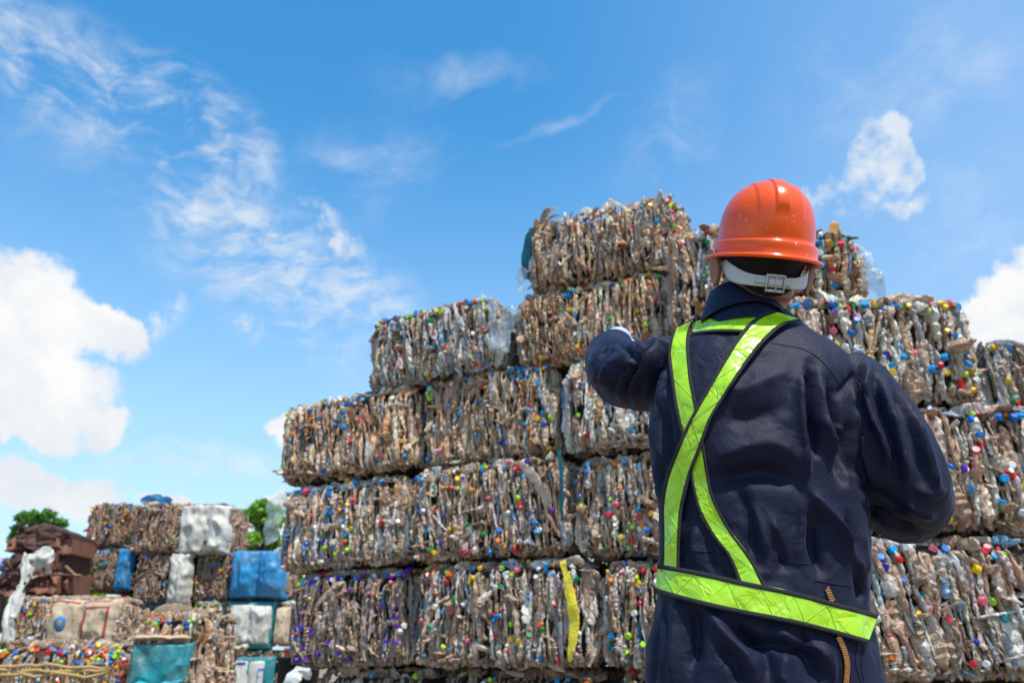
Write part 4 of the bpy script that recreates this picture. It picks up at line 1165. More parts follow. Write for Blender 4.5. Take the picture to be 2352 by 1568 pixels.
# fold strokes read off the photograph: (points on the measuring grid, width, height in mm)
FOLDS = [
 # long drape right of the centre seam
 ([(1845, 845), (1838, 905), (1842, 985), (1850, 1060), (1853, 1118)], 10, 9),
 ([(1862, 835), (1857, 890), (1862, 960), (1872, 1040)], 11, -13),
 ([(1853, 1118), (1885, 1165), (1925, 1215), (1955, 1280), (1968, 1320)], 13, 12),
 ([(1840, 1140), (1842, 1200), (1838, 1290)], 9, 5), ([(1862, 1190), (1870, 1260), (1880, 1310)], 14, -8),
 ([(1885, 860), (1890, 930), (1905, 1010), (1912, 1060)], 10, 7),
 ([(1905, 880), (1915, 950), (1930, 1030), (1935, 1100)], 15, -15),
 ([(1880, 950), (1900, 1000), (1925, 1050)], 9, 6),
 ([(1915, 975), (1935, 985), (1950, 1000)], 8, 6),
 ([(1780, 1230), (1792, 1270), (1800, 1300)], 9, -8), ([(1765, 1180), (1785, 1235), (1790, 1290)], 9, 6),
 ([(1720, 1150), (1745, 1210), (1760, 1270)], 12, 5), ([(1700, 1120), (1725, 1190), (1730, 1260)], 11, -6),
 ([(1640, 1060), (1700, 1030), (1770, 1020), (1830, 1050)], 30, 7), ([(1630, 1110), (1700, 1090), (1770, 1085), (1830, 1110)], 24, -8),
 ([(1650, 880), (1700, 900), (1750, 880), (1800, 860)], 26, 5), ([(1660, 950), (1720, 960), (1790, 940)], 26, -5),
 # left flank
 ([(1500, 960), (1510, 1010), (1530, 1060)], 12, 7), ([(1492, 1010), (1512, 1060), (1528, 1110)], 10, -8), ([(1494, 1060), (1512, 1105), (1520, 1150)], 8, 6),
 ([(1525, 930), (1535, 1000), (1545, 1060)], 10, -5),
 # right sleeve
 ([(1995, 850), (1990, 900), (2005, 960), (2030, 1010), (2045, 1060)], 11, 8),
 ([(2015, 850), (2035, 920), (2060, 985), (2075, 1050), (2085, 1110)], 11, 7),
 ([(2003, 880), (2020, 950), (2050, 1030), (2062, 1100)], 10, -7),
 ([(2050, 880), (2080, 950), (2105, 1030), (2120, 1100)], 12, -7), ([(2090, 940), (2120, 1010), (2140, 1080), (2150, 1130)], 10, 6),
 ([(1960, 930), (1965, 985), (1985, 1050), (2010, 1110)], 12, 6), ([(1950, 960), (1952, 1030), (1975, 1100)], 12, -9),
 ([(1975, 1160), (2020, 1175), (2070, 1205), (2110, 1215)], 12, -7), ([(2080, 1150), (2110, 1175), (2140, 1180)], 12, 7), ([(2100, 1120), (2135, 1135), (2170, 1120)], 10, 5),
 ([(1965, 1110), (2010, 1130), (2060, 1160)], 12, -6),
 # shoulder top creases
 ([(1925, 905), (1950, 880), (1968, 850)], 9, -5), ([(1990, 830), (1985, 880), (1960, 920)], 9, 6),
 # left sleeve: bunched cloth round the elbow
 ([(1382, 770), (1420, 762), (1455, 780), (1478, 800)], 8, 5), ([(1370, 795), (1410, 790), (1445, 805), (1470, 840)], 8, -7),
 ([(1360, 830), (1395, 800), (1440, 790)], 9, 7), ([(1365, 860), (1372, 820), (1400, 800)], 8, -8), ([(1372, 885), (1385, 850), (1388, 815)], 8, 6),
 ([(1462, 925), (1468, 880), (1490, 840), (1508, 800)], 9, 9), ([(1448, 915), (1452, 870), (1475, 835), (1492, 795)], 9, -10),
 ([(1430, 920), (1436, 880), (1450, 845), (1465, 800)], 8, 7), ([(1410, 905), (1415, 870), (1428, 835)], 8, -7), ([(1392, 890), (1398, 855), (1410, 825)], 7, 6),
 ([(1495, 940), (1502, 890), (1515, 845), (1528, 800)], 10, -7), ([(1480, 800), (1510, 790), (1535, 785)], 7, 4), ([(1400, 835), (1440, 850), (1480, 852)], 9, -4),
 ([(1515, 950), (1522, 900), (1535, 850)], 9, 5),
 # gathers above and below the belt
 ([(1590, 1390), (1600, 1450), (1590, 1540)], 16, -8), ([(1620, 1395), (1660, 1450), (1710, 1500), (1740, 1560)], 14, 7), ([(1560, 1385), (1552, 1450), (1545, 1560)], 12, 7),
 ([(1680, 1420), (1720, 1470), (1790, 1480), (1860, 1500)], 13, -9), ([(1700, 1450), (1760, 1500), (1770, 1560)], 12, -7), ([(1790, 1445), (1810, 1470), (1870, 1490), (1900, 1530)], 12, 8),
 ([(1650, 1480), (1690, 1530), (1700, 1570)], 14, -6), ([(1830, 1470), (1850, 1500), (1880, 1560)], 14, -7), ([(1880, 1470), (1905, 1510), (1915, 1567)], 9, 6),
 ([(1510, 1400), (1505, 1480), (1500, 1570)], 10, -6), ([(1525, 1390), (1530, 1470), (1520, 1560)], 8, 5),
 ([(1810, 1500), (1790, 1540), (1800, 1580)], 16, 8), ([(1730, 1400), (1732, 1430), (1745, 1460)], 7, 4), ([(1845, 1435), (1848, 1460), (1856, 1480)], 6, -5),
 ([(1960, 1320), (1972, 1345), (1980, 1375)], 7, -7), ([(1555, 1290), (1552, 1250), (1570, 1200)], 9, 4), ([(1600, 1300), (1596, 1250), (1602, 1210)], 9, 5), ([(1640, 1310), (1632, 1270), (1625, 1230)], 9, -4),
 ([(1940, 1180), (1950, 1250), (1962, 1320)], 10, -6), ([(1975, 1200), (1976, 1260), (1980, 1320)], 7, 4),
]
viewd = V - np.array([0, 0, CZ]); viewd /= np.linalg.norm(viewd, axis=1)[:, None]
facing = -(N_ * viewd).sum(1)
wgt = smoothstep(0.0, 0.45, facing)
disp = np.zeros(len(V))
for pts, wd, amp in FOLDS:
    if pts[0][0] < 1540 and pts[0][1] < 960: amp = amp * 1.35
    c = catmull(np.array(pts, dtype=float), 24)
    t = np.linspace(0, 1, 24)
    taper = np.minimum(1, np.minimum(t, 1 - t) * 4 + 0.25)
    sel = np.where((px > c[:, 0].min() - 3 * wd) & (px < c[:, 0].max() + 3 * wd) & (py > c[:, 1].min() - 3 * wd) & (py < c[:, 1].max() + 3 * wd) & (facing > 0))[0]
    if not len(sel): continue
    q = np.stack([px[sel], py[sel]], 1)
    a = c[:-1]; b = c[1:]; ab = b - a
    tt = np.clip(((q[:, None] - a[None]) * ab[None]).sum(-1) / ((ab ** 2).sum(-1)[None] + 1e-9), 0, 1)
    d = np.linalg.norm(q[:, None] - (a[None] + tt[..., None] * ab[None]), axis=-1)
    k = d.argmin(1); dm = d[np.arange(len(sel)), k]
    tp = taper[k]
    # cloth folds: sharp crest, soft foot
    prof = np.exp(-(dm / wd)) * (1 + dm / wd)
    prof = np.where(amp > 0, np.exp(-(dm / (0.85 * wd)) ** 1.3), np.exp(-(dm / (0.9 * wd)) ** 2))
    disp[sel] += amp * 0.0023 * prof * tp * wgt[sel]
sleeve = np.minimum(1, smoothstep(1.0, 0.0, np.linalg.norm(V[:, None] - LC[None, ::4], axis=-1).min(1) / 0.12) + smoothstep(1.0, 0.0, np.linalg.norm(V[:, None] - RC[None, ::4], axis=-1).min(1) / 0.12))
rid = 1 - np.abs(fbm(V * np.array([1.0, 1.0, 0.55]) + 0.15 * fbm(V, 4, 9)[:, None], 11.0, 4, 3))
rid2 = 1 - np.abs(fbm(V * np.array([1.25, 1.0, 0.7]) + 0.1 * fbm(V, 6, 29)[:, None], 19.0, 14, 2))
lowb = smoothstep(1150, 1260, py) * smoothstep(1560, 1420, py)
disp += (rid - 0.75) * 0.007 + (rid2 - 0.8) * 0.004 + fbm(V, 5.0, 8, 2) * 0.002 + sleeve * (rid - 0.75) * 0.006 + lowb * (rid2 - 0.8) * 0.006
V2 = V + N_ * disp[:, None]
cov.vertices.foreach_set('co', V2.astype(np.float32).ravel())
cov.update()
# light relaxation of the remesh stair-steps
bmx = bmesh.new(); bmx.from_mesh(cov)
bmesh.ops.smooth_vert(bmx, verts=bmx.verts, factor=0.5, use_axis_x=True, use_axis_y=True, use_axis_z=True)
bmx.to_mesh(cov)
BV = BVHTree.FromBMesh(bmx)
bmx.free()
cov.vertices.foreach_set('co', (mesh_arrays(cov) - POFF).astype(np.float32).ravel()); cov.update()
cov.materials.clear()
coverall = link('coverall', cov, NAVY, person)

def hit(x, y, bv=None, default=None):
    d = Vector(ray(x, y)); d.normalize()
    r = (bv or BV).ray_cast(Vector((0, 0, CZ)), d)
    if r[0] is None: return default
    return r[3]
def rib_t(pts2, it=6, bv=None, erode=1):
    """pts2 (n,m,2) grid points -> smoothed ray distances"""
    n, m = pts2.shape[:2]
    T = np.full((n, m), np.nan)
    for i in range(n):
        for k in range(m):
            h = hit(*pts2[i, k], bv=bv)
            if h is not None: T[i, k] = h
    # fill misses from neighbours
    for _ in range(n + m):
        bad = np.isnan(T)
        if not bad.any(): break
        pad = np.pad(T, 1, constant_values=np.nan)
        st = np.stack([pad[:-2, 1:-1], pad[2:, 1:-1], pad[1:-1, :-2], pad[1:-1, 2:]])
        with np.errstate(all='ignore'):
            import warnings
            with warnings.catch_warnings():
                warnings.simplefilter('ignore'); me_ = np.nanmean(st, 0)
        T[bad] = me_[bad]
    for _ in range(erode):
        pad = np.pad(T, 1, mode='edge')
        T = np.minimum(T, np.minimum(np.minimum(pad[:-2, 1:-1], pad[2:, 1:-1]), np.minimum(pad[1:-1, :-2], pad[1:-1, 2:])))
    for _ in range(it):
        pad = np.pad(T, 1, mode='edge')
        T = 0.5 * T + 0.125 * (pad[:-2, 1:-1] + pad[2:, 1:-1] + pad[1:-1, :-2] + pad[1:-1, 2:])
    return T
def dirs(pts2):
    x = pts2[..., 0]; y = pts2[..., 1]
    u = (x - W0 / 2) / F; v = (H0 / 2 - y) / F
    d = np.stack([u, cp - v * sp, sp + v * cp], -1)
    return d / np.linalg.norm(d, axis=-1)[..., None]
def arc_resample(p, n):
    c = catmull(np.array(p, float), 200)
    s = np.concatenate([[0], np.cumsum(np.linalg.norm(np.diff(c, axis=0), axis=1))]); s /= s[-1]
    t = np.linspace(0, 1, n)
    return np.stack([np.interp(t, s, c[:, 0]), np.interp(t, s, c[:, 1])], 1)
def hivis(parent, left, right, off, n=70, tw=0.13, name='reflective_strap', m=15, trims=(True, True)):
    L = arc_resample(left, n); R2 = arc_resample(right, n)
    f = np.linspace(0, 1, m)
    g = L[:, None] * (1 - f)[None, :, None] + R2[:, None] * f[None, :, None]
    T = rib_t(g, 10, erode=2) - off
    dv = dirs(g)
    C0 = np.array([0, 0, CZ])
    S = C0 + dv * T[..., None] - POFF
    # gentle cockling of the stiff vinyl
    w = fbm(S.reshape(-1, 3) + off * 50, 28.0, 12, 3).reshape(n, m) * 0.0014
    mbs = MB(); sheet_mesh(mbs, S + dv * w[..., None], 0.0016, dv)
    o = mbs.build(name, VINYL, parent)
    # heat-sealed zigzag lines across the vinyl
    mz = MB(); step = max(4, int(round((m * 1.0)))); st_ = 9
    k = 0; i0 = 2
    def at(i, q):
        i = min(max(i, 0), n - 1); ia = int(i); fb_ = i - ia; ib = min(ia + 1, n - 1); jq = q * (m - 1); ja = min(int(jq), m - 2); fq = jq - ja
        A1 = S[ia, ja] * (1 - fq) + S[ia, ja + 1] * fq; B1 = S[ib, ja] * (1 - fq) + S[ib, ja + 1] * fq
        return A1 * (1 - fb_) + B1 * fb_
    while i0 + st_ < n - 1:
        a_, b_ = (tw, 1 - tw) if k % 2 == 0 else (1 - tw, tw)
        ts = np.linspace(0, 1, 10)
        pl = np.array([at(i0 + st_ * t, a_ + (b_ - a_) * t) for t in ts]) - dv[min(i0, n - 1), m // 2] * 0.0006
        mz.tube(pl, 0.00045, k=5)
        i0 += st_; k += 1
    mz.build('seal_line', SEAL, o)
    ft = np.linspace(0, 1, 5)
    for a, b_, on in ((0.0, tw, trims[0]), (1 - tw, 1.0, trims[1])):
        if not on: continue
        ff = a + (b_ - a) * ft
        St = np.empty((n, 5, 3)); dt = np.empty((n, 5, 3))
        for c_ in range(3):
            for i in range(n):
                St[i, :, c_] = np.interp(ff, f, S[i, :, c_]); dt[i, :, c_] = np.interp(ff, f, dv[i, :, c_])
        bulge = np.array([0.0006, 0.0020, 0.0024, 0.0020, 0.0006])[None, :, None]
        mt = MB(); sheet_mesh(mt, St - dt * bulge, 0.0030, dt)
        mt.build('edge_binding', TRIM, o)
    return o
VINYL, nt, b = new_mat('neon_yellow_reflective_vinyl')
t_ = nd(nt, 'ShaderNodeTexCoord')
n1 = nd(nt, 'ShaderNodeTexNoise', Scale=16.0, Detail=3.0, Distortion=1.5); ln(nt, t_.outputs['Object'], n1.inputs['Vector'])
vo = nd(nt, 'ShaderNodeTexVoronoi', Scale=17.0); vo.feature = 'DISTANCE_TO_EDGE'
ad_ = nt.nodes.new('ShaderNodeVectorMath'); ad_.operation = 'ADD'; ln(nt, t_.outputs['Object'], ad_.inputs[0])
sc_ = nt.nodes.new('ShaderNodeVectorMath'); sc_.operation = 'SCALE'; ln(nt, n1.outputs['Color'], sc_.inputs[0]); sc_.inputs['Scale'].default_value = 0.05
ln(nt, sc_.outputs[0], ad_.inputs[1]); ln(nt, ad_.outputs[0], vo.inputs['Vector'])
cr = nd(nt, 'ShaderNodeMapRange'); ln(nt, vo.outputs['Distance'], cr.inputs['Value']); cr.inputs['From Max'].default_value = 0.10
c_ = mixc(nt, n1.outputs['Fac'], (0.25, 0.57, 0.0), (0.52, 0.78, 0.0))
ln(nt, c_, b.inputs['Base Color'])
b.inputs['Roughness'].default_value = 0.3; b.inputs['Coat Weight'].default_value = 0.5; b.inputs['Coat Roughness'].default_value = 0.06
bp_ = nd(nt, 'ShaderNodeBump', Strength=0.55, Distance=0.006)
ln(nt, mth(nt, 'ADD', mth(nt, 'MULTIPLY', cr.outputs[0], 0.35), n1.outputs['Fac']), bp_.inputs['Height'])
ln(nt, bp_.outputs[0], b.inputs['Normal']); ln(nt, bp_.outputs[0], b.inputs['Coat Normal'])

SEAL = simple_mat('seal_line_vinyl', (0.48, 0.72, 0.05), 0.4, 0.1)
vest = empty('reflective_vest'); vest.parent = person
hivis(vest, [(1546, 757), (1534, 807), (1539, 860), (1547, 919), (1556, 965), (1567, 1010), (1579, 1070), (1589, 1116), (1603, 1170), (1636, 1229), (1672, 1278), (1700, 1350)],
      [(1594, 735), (1583, 775), (1588, 860), (1595, 900), (1603, 940), (1612, 990), (1619, 1030), (1628, 1090), (1641, 1145), (1680, 1219), (1730, 1288), (1768, 1360)], 0.004, n=110, tw=0.16)
hivis(vest, [(1600, 731), (1646, 721), (1690, 717), (1752, 720)], [(1588, 768), (1640, 763), (1690, 764), (1735, 768)], 0.006, n=50, tw=0.17)
hivis(vest, [(1775, 713), (1734, 731), (1699, 766), (1664, 821), (1622, 895), (1601, 930), (1575, 980), (1552, 1032), (1535, 1075), (1523, 1116), (1517, 1170), (1519, 1239), (1517, 1312)],
      [(1845, 735), (1801, 746), (1752, 789), (1703, 853), (1660, 919), (1636, 958), (1622, 995), (1609, 1032), (1594, 1070), (1582, 1110), (1567, 1175), (1562, 1239), (1560, 1320)], 0.0095, n=120, tw=0.16)
hivis(vest, [(1511, 1296), (1570, 1304), (1636, 1317), (1710, 1334), (1783, 1349), (1850, 1364), (1911, 1381), (1970, 1396), (2019, 1410)],
      [(1504, 1358), (1550, 1373), (1601, 1387), (1655, 1400), (1714, 1412), (1778, 1424), (1842, 1437), (1920, 1457), (1993, 1478)], 0.010, n=120, tw=0.15, name='reflective_belt')

def ribbon(name, pts, wpx, off, mat, parent, thick=0.0012, n=None, it=2):
    c = arc_resample(pts, n or max(12, int(len(pts) * 14)))
    tg = np.gradient(c, axis=0); tg /= np.linalg.norm(tg, axis=1)[:, None]
    nr = np.stack([-tg[:, 1], tg[:, 0]], 1)
    f = np.linspace(-0.5, 0.5, 3)
    g = c[:, None] + nr[:, None] * (f * wpx)[None, :, None]
    T = rib_t(g, it, erode=0) - off
    dv = dirs(g)
    S = np.array([0, 0, CZ]) + dv * T[..., None] - POFF
    S[:, 1] -= dv[:, 1] * thick * 0.5
    mbs = MB(); sheet_mesh(mbs, S, thick + off * 1.5, dv)
    return mbs.build(name, mat, parent)
# seams, yoke, pleats of the coverall (raised double-stitched plackets)
SEAMS = [([(1772, 786), (1800, 792), (1840, 799), (1870, 814), (1895, 836), (1918, 866), (1942, 902)], 2.2),
         ([(1942, 902), (1958, 866), (1975, 836), (1996, 808)], 2.2), ([(1935, 890), (1950, 860), (1966, 832), (1985, 806)], 1.4),
         ([(1966, 874), (1985, 905), (1999, 955), (2020, 1005), (2046, 1055), (2062, 1110), (2078, 1170), (2088, 1232)], 2.4),
         ([(1974, 868), (1995, 905), (2011, 955), (2033, 1005), (2056, 1050), (2072, 1105), (2086, 1165)], 1.4),
         ([(1508, 885), (1500, 850), (1504, 820), (1517, 790)], 1.8), ([(1372, 790), (1400, 800), (1440, 806), (1475, 808)], 1.5),
         ([(1515, 898), (1540, 872), (1553, 840), (1560, 806)], 1.8),
         ([(1775, 1283), (1820, 1291), (1871, 1300), (1872, 1338)], 1.8), ([(1870, 1332), (1905, 1338), (1950, 1346), (1984, 1356)], 2.0),
         ([(1568, 1262), (1640, 1268), (1700, 1278)], 1.6), ([(1930, 1470), (1948, 1500), (1955, 1540), (1952, 1580)], 1.8), ([(1970, 1480), (1966, 1520), (1976, 1560), (1988, 1590)], 2.0), ([(1983, 1482), (1980, 1530), (1986, 1570)], 1.2),
         ([(1772, 1378 + 40), (1769, 1436), (1771, 1450)], 1.2), ([(1850, 1436), (1852, 1456), (1857, 1472)], 1.2)]
for pts, w_ in SEAMS:
    ribbon('seam', pts, w_, 0.0012, NAVYS, coverall)
# brass zips
def zip_(pts, n, parent):
    tape = ribbon('zip', pts, 15, 0.0016, TRIM, parent, it=3)
    c = arc_resample(pts, n)
    tg = np.gradient(c, axis=0); tg /= np.linalg.norm(tg, axis=1)[:, None]
    nr = np.stack([-tg[:, 1], tg[:, 0]], 1)
    mz = MB()
    for i in range(n):
        for s in (-1, 1):
            q = c[i] + nr[i] * s * 2.6 + tg[i] * (0.5 * s) * (4.2)
            h = hit(*q)
            if h is None: continue
            d = dirs(q[None])[0]
            pos = np.array([0, 0, CZ]) + d * (h - 0.0045) - POFF
            ang = math.atan2(-tg[i, 1], tg[i, 0])
            M = np.array([[math.cos(ang), 0, -math.sin(ang)], [0, 1, 0], [math.sin(ang), 0, math.cos(ang)]])
            mz.box(pos, (0.0022, 0.0026, 0.0044), M)
    mz.build('zip_teeth', BRASS, tape, smooth=False)
zip_([(1926, 1462), (1940, 1495), (1946, 1530), (1942, 1575), (1938, 1600)], 26, coverall)
zip_([(1900, 1352), (1906, 1366), (1912, 1380)], 6, coverall)

# --- collar
def collar():
    k = 72
    th = np.arange(k) / k * 2 * PI            # 0 = straight back (-Y), + towards +X
    mbc = MB()
    C0 = P(1705, 733, YB + 0.01)
    prof = []
    back = 0.5 + 0.5 * np.cos(th - 0.0)
    leftn = 0.5 - 0.5 * np.sin(th)
    top = 0.024 + 0.040 * (0.5 + 0.5 * np.cos(th + 0.9)) ** 1.1
    front = smoothstep(2.6, 3.1, np.abs(((th + PI) % (2 * PI)) - PI))
    rx0, ry0 = 0.0715, 0.070
    def ring(scale, z, shift=0.0):
        x = np.sin(th) * rx0 * scale + 0.010 * z / 0.05
        y = -np.cos(th) * ry0 * scale
        return np.stack([C0[0] + x, C0[1] + y + z * 0.25, C0[2] + z + 0 * x], 1)
    flare = 1.0 + 0.03 * np.cos(th)
    rings = [ring(1.04 * flare, -0.030 + 0 * top), ring(1.0 * flare, -0.005 + 0 * top), ring(0.955, top * 0.5), ring(0.90, top * 0.95), ring(0.915, top * 1.06), ring(0.945, top * 1.0), ring(1.02, top * 0.62 + 0.004), ring(1.10, top * 0.22), ring(1.135, top * 0.02 - 0.004 + 0.008 * np.cos(th * 2)),
             ring(1.11, top * 0.02 - 0.006 + 0.008 * np.cos(th * 2)), ring(1.055, top * 0.25), ring(0.985, top * 0.6)]
    G = np.stack(rings, 0)
    G = G + (fbm(G.reshape(-1, 3), 22.0, 6, 2).reshape(G.shape[0], -1) * 0.003)[..., None] * np.array([0.6, 1.0, 0.4])
    G = G - POFF
    Q = grid_faces(len(rings), k, wrap_v=True)
    me = np_mesh('collar', G.reshape(-1, 3), Q)
    o = link('collar', me, NAVY, coverall)
    md = o.modifiers.new('sub', 'SUBSURF'); md.levels = 1; md.render_levels = 2
    return o
collar()

# --- body: head, neck, ears, torso, limbs as one skin
HC = P(1746, 604, 1.405)                      # head centre
ROLL, TILT = R(6.0), R(15)
def rotm(roll, tilt, yaw=0.0):
    m = Matrix.Rotation(yaw, 3, 'Z') @ Matrix.Rotation(roll, 3, 'Y') @ Matrix.Rotation(tilt, 3, 'X')
    return np.array(m)
HM = rotm(ROLL, TILT)
def hp(x, y, z): return HC + HM @ np.array([x, y, z])
def hand(mb, O, M, curl, scale=1.0, thumb=1):
    """hand: x across the palm, y along the fingers, z back of the hand"""
    def w(p): return O + M @ (np.array(p) * scale)
    mb.tube(catmull([w((0, -0.03, 0)), w((0, 0.0, 0)), w((0.002, 0.03, 0)), w((0.002, 0.065, 0)), w((0.002, 0.088, 0.0))], 14), np.array([.026, .028, .036, .041, .036] )[np.linspace(0, 4, 14).astype(int)] * scale, k=14, flat=0.42, up=M @ np.array([0, 0, 1.0]))
    fl = [(-0.030, 0.066, .0088), (-0.010, 0.076, .0092), (0.012, 0.071, .009), (0.031, 0.056, .0078)]
    for i, (x, L, r) in enumerate(fl):
        c = curl[i]
        a = 0.0; p = np.array([x, 0.084 - abs(x - 0.0) * 0.15, 0.0]); pts = [p - np.array([0, 0.02, 0]), p]
        for sgm, q in ((0.45, 0.6), (0.32, 1.0), (0.25, 0.7)):
            a += c * q
            p = p + np.array([0, math.cos(a), -math.sin(a)]) * L * sgm
            pts.append(p)
        mb.tube(catmull([w(q) for q in pts], 14), np.array([r] * 11 + [r * .92, r * .75, r * .4]) * scale, k=8)
    s = thumb
    tp = [(-0.018 * s, 0.012, -0.002), (-0.040 * s, 0.030, -0.010), (-0.052 * s, 0.052, -0.020), (-0.050 * s, 0.075, -0.030)]
    mb.tube(catmull([w(q) for q in tp], 12), np.array([.0125] * 5 + [.0115] * 4 + [.010, .0085, .005]) * scale, k=8)
def hand_frame(p0, p1, upv=(0, 0, 1)):
    y = p1 - p0; y = y / np.linalg.norm(y)
    x = np.cross(y, upv); x /= np.linalg.norm(x)
    z = np.cross(x, y)
    return np.stack([x, y, z], 1)
mb = MB()
torso(mb, -0.046)
mb.tube(RC[:], RR_ - 0.032, k=20); mb.tube(LC[:], np.maximum(LR_ - 0.032, 0.022), k=20)
legs(mb, -0.035)
# head
mb.ellipsoid(hp(0, 0.0, 0.030), (0.0765, 0.096, 0.098), HM, 32, 24)
mb.ellipsoid(hp(0, 0.030, -0.035), (0.060, 0.066, 0.078), HM, 28, 20)     # face and jaw
mb.ellipsoid(hp(0, 0.070, -0.092), (0.030, 0.024, 0.020), HM, 16, 12)     # chin
mb.tube([hp(0, 0.088, 0.005), hp(0, 0.108, -0.022), hp(0, 0.112, -0.036)], [0.009, 0.013, 0.015], k=10)   # nose
for s in (-1, 1):
    mb.ellipsoid(hp(s * 0.033, 0.082, -0.028), (0.020, 0.014, 0.014), HM, 12, 8)   # cheeks
    mb.tube([hp(s * 0.012, 0.096, 0.020), hp(s * 0.032, 0.094, 0.024), hp(s * 0.052, 0.080, 0.018)], [0.006, 0.007, 0.005], k=8)  # brow
    mb.ellipsoid(hp(s * 0.014, 0.098, -0.062), (0.014, 0.006, 0.005), HM, 10, 8)
mb.tube([hp(0, -0.005, -0.02), hp(0, -0.012, -0.075), P(1742, 690, YB + 0.004), P(1738, 750, YB + 0.012)], [0.064, 0.058, 0.054, 0.050], k=28)
# ears
def ear(mbx, s, xc, zc, yw=30):
    e0 = hp(s * xc, -0.005, zc)
    Mz = HM @ np.array(Matrix.Rotation(-s * R(yw), 3, 'Z')) @ np.array(Matrix.Rotation(s * R(12), 3, 'Y'))
    a = np.linspace(-1.9, 2.1, 20)
    pts = [e0 + Mz @ np.array([s * 0.006 + s * 0.004 * math.cos(t), -0.017 * math.cos(t) + 0.002, 0.034 * math.sin(t) + 0.002]) for t in a]
    mbx.tube(pts, np.concatenate([np.linspace(.0045, .0055, 15), np.linspace(.0058, .0035, 5)]), k=8)
    mbx.ellipsoid(e0 + Mz @ np.array([s * 0.003, 0.0, 0.0]), (0.0052, 0.017, 0.033), Mz, 14, 12)
ear(mb, -1, 0.086, -0.020); ear(mb, 1, 0.092, -0.024, 50)
# hands
lm = hand_frame(LC[-3], LC[-1], (0.3, -0.2, 1)); rm = hand_frame(RC[-3], RC[-1])
hand(mb, LC[-1] + lm[:, 1] * 0.02, lm, (0.1, 1.25, 1.35, 1.4), 0.97, 1)
hand(mb, RC[-1] + rm[:, 1] * 0.02, rm, (0.7, 0.75, 0.8, 0.85), 0.97, -1)
body = remeshed(mb.mesh('body_raw'), 0.0036, 3, 0.5)
bvb = MB()
body.vertices.foreach_set('co', (mesh_arrays(body) - POFF).astype(np.float32).ravel()); body.update()
body.materials.clear()
bo = link('body', body, SKIN, person)
# eyes
for s in (-1, 1):
    me_ = MB(); me_.ellipsoid(hp(s * 0.031, 0.084, 0.004) - POFF, (0.012, 0.012, 0.012), None, 16, 10)
    me_.build('eye', simple_mat('eye_white', (0.75, 0.72, 0.7), 0.2), bo)
    mi = MB(); mi.ellipsoid(hp(s * 0.031, 0.0945, 0.004) - POFF, (0.0055, 0.003, 0.0055), None, 12, 8)
    mi.build('iris', simple_mat('dark_iris', (0.02, 0.012, 0.008), 0.2), bo)
# pale blue glove on the pointing hand with its cuff outside the sleeve
mg = MB()
hand(mg, LC[-1] + lm[:, 1] * 0.02, lm, (0.1, 1.25, 1.35, 1.4), 1.04, 1)
mg.tube([LC[-7], LC[-3] + lm[:, 2] * 0.006, LC[-1] + lm[:, 2] * 0.012, LC[-1] + lm[:, 1] * 0.035 + lm[:, 2] * 0.010], [0.028, 0.036, 0.036, 0.028], k=20)
gm_ = remeshed(mg.mesh('glove_raw'), 0.0032, 2, 0.5)
gm_.vertices.foreach_set('co', (mesh_arrays(gm_) - POFF).astype(np.float32).ravel()); gm_.update(); gm_.materials.clear()
link('glove', gm_, GLOVE, person)
# hair: short, thinning to skin at the nape
def make_hair():
    nu, nv = 96, 40
    th = np.arange(nu) / nu * 2 * PI
    V = []
    for a in th:
        # a = 0 at the back, hairline low at the back, higher round the ears and forehead
        ca = math.cos(a)
        low = -0.056 * max(0, ca) ** 1.7 - 0.012 + (0.07 * smoothstep(-0.2, -0.4, ca))
        if ca > 0: low -= 0.012
        for i in range(nv):
            f = i / (nv - 1)
            z = low + (0.135 - low) * f
            zz = np.clip((z - 0.030) / 0.0985, -0.999, 1)
            r = math.sqrt(max(0, 1 - zz * zz))
            gx_ = 0.0765 * r; gy_ = 0.096 * r
            if z < -0.02:
                k_ = min(1.3, (-0.02 - z) / 0.06)
                r0 = math.sqrt(1 - ((-0.02 - 0.03) / 0.0985) ** 2)
                gx_ = 0.0765 * r0 * (1 - 0.05 * k_); gy_ = 0.096 * r0 * (1 - 0.22 * k_)
            g_ = 0.0085 * smoothstep(0.040, 0.005, z) + 0.001
            V.append(hp(math.sin(a) * (gx_ + g_), -ca * (gy_ + g_), z * 1.0))
    V = np.array(V)
    V = V + (fbm(V, 180.0, 5, 2) * 0.0012)[:, None]
    me = np_mesh('hair', V - POFF, grid_faces(nu, nv, wrap_u=True)[:, ::-1])
    o = link('hair', me, HAIR, person)
    # stubble of short strands round the lower edge
    mh = MB()
    rg = np.random.default_rng(8)
    n = 1500
    Vs = []; Ts = []
    G = V.reshape(nu, nv, 3)
    for i in range(n):
        u = rg.integers(0, nu)
        ca = math.cos(th[u])
        if ca < -0.1: continue
        v = min(nv - 1, int(abs(rg.normal(0, 4))))
        p = G[u, v]; outw = p - hp(0, 0, p[2] * 0); outw = outw / np.linalg.norm(outw)
        dn = HM @ np.array([rg.normal(0, .4), -0.3, -1.0]); dn /= np.linalg.norm(dn)
        sd_ = np.cross(dn, outw); sd_ /= np.linalg.norm(sd_)
        L = rg.uniform(0.004, 0.009)
        p0 = p - outw * 0.0015
        Vs += [p0 - sd_ * 0.0005, p0 + sd_ * 0.0005, p0 + dn * L + outw * 0.001]
    Vs = np.array(Vs) - POFF
    link('hair_stubble', np_mesh('hair_stubble', Vs, np.arange(len(Vs)).reshape(-1, 3)), HAIR, o)
make_hair()
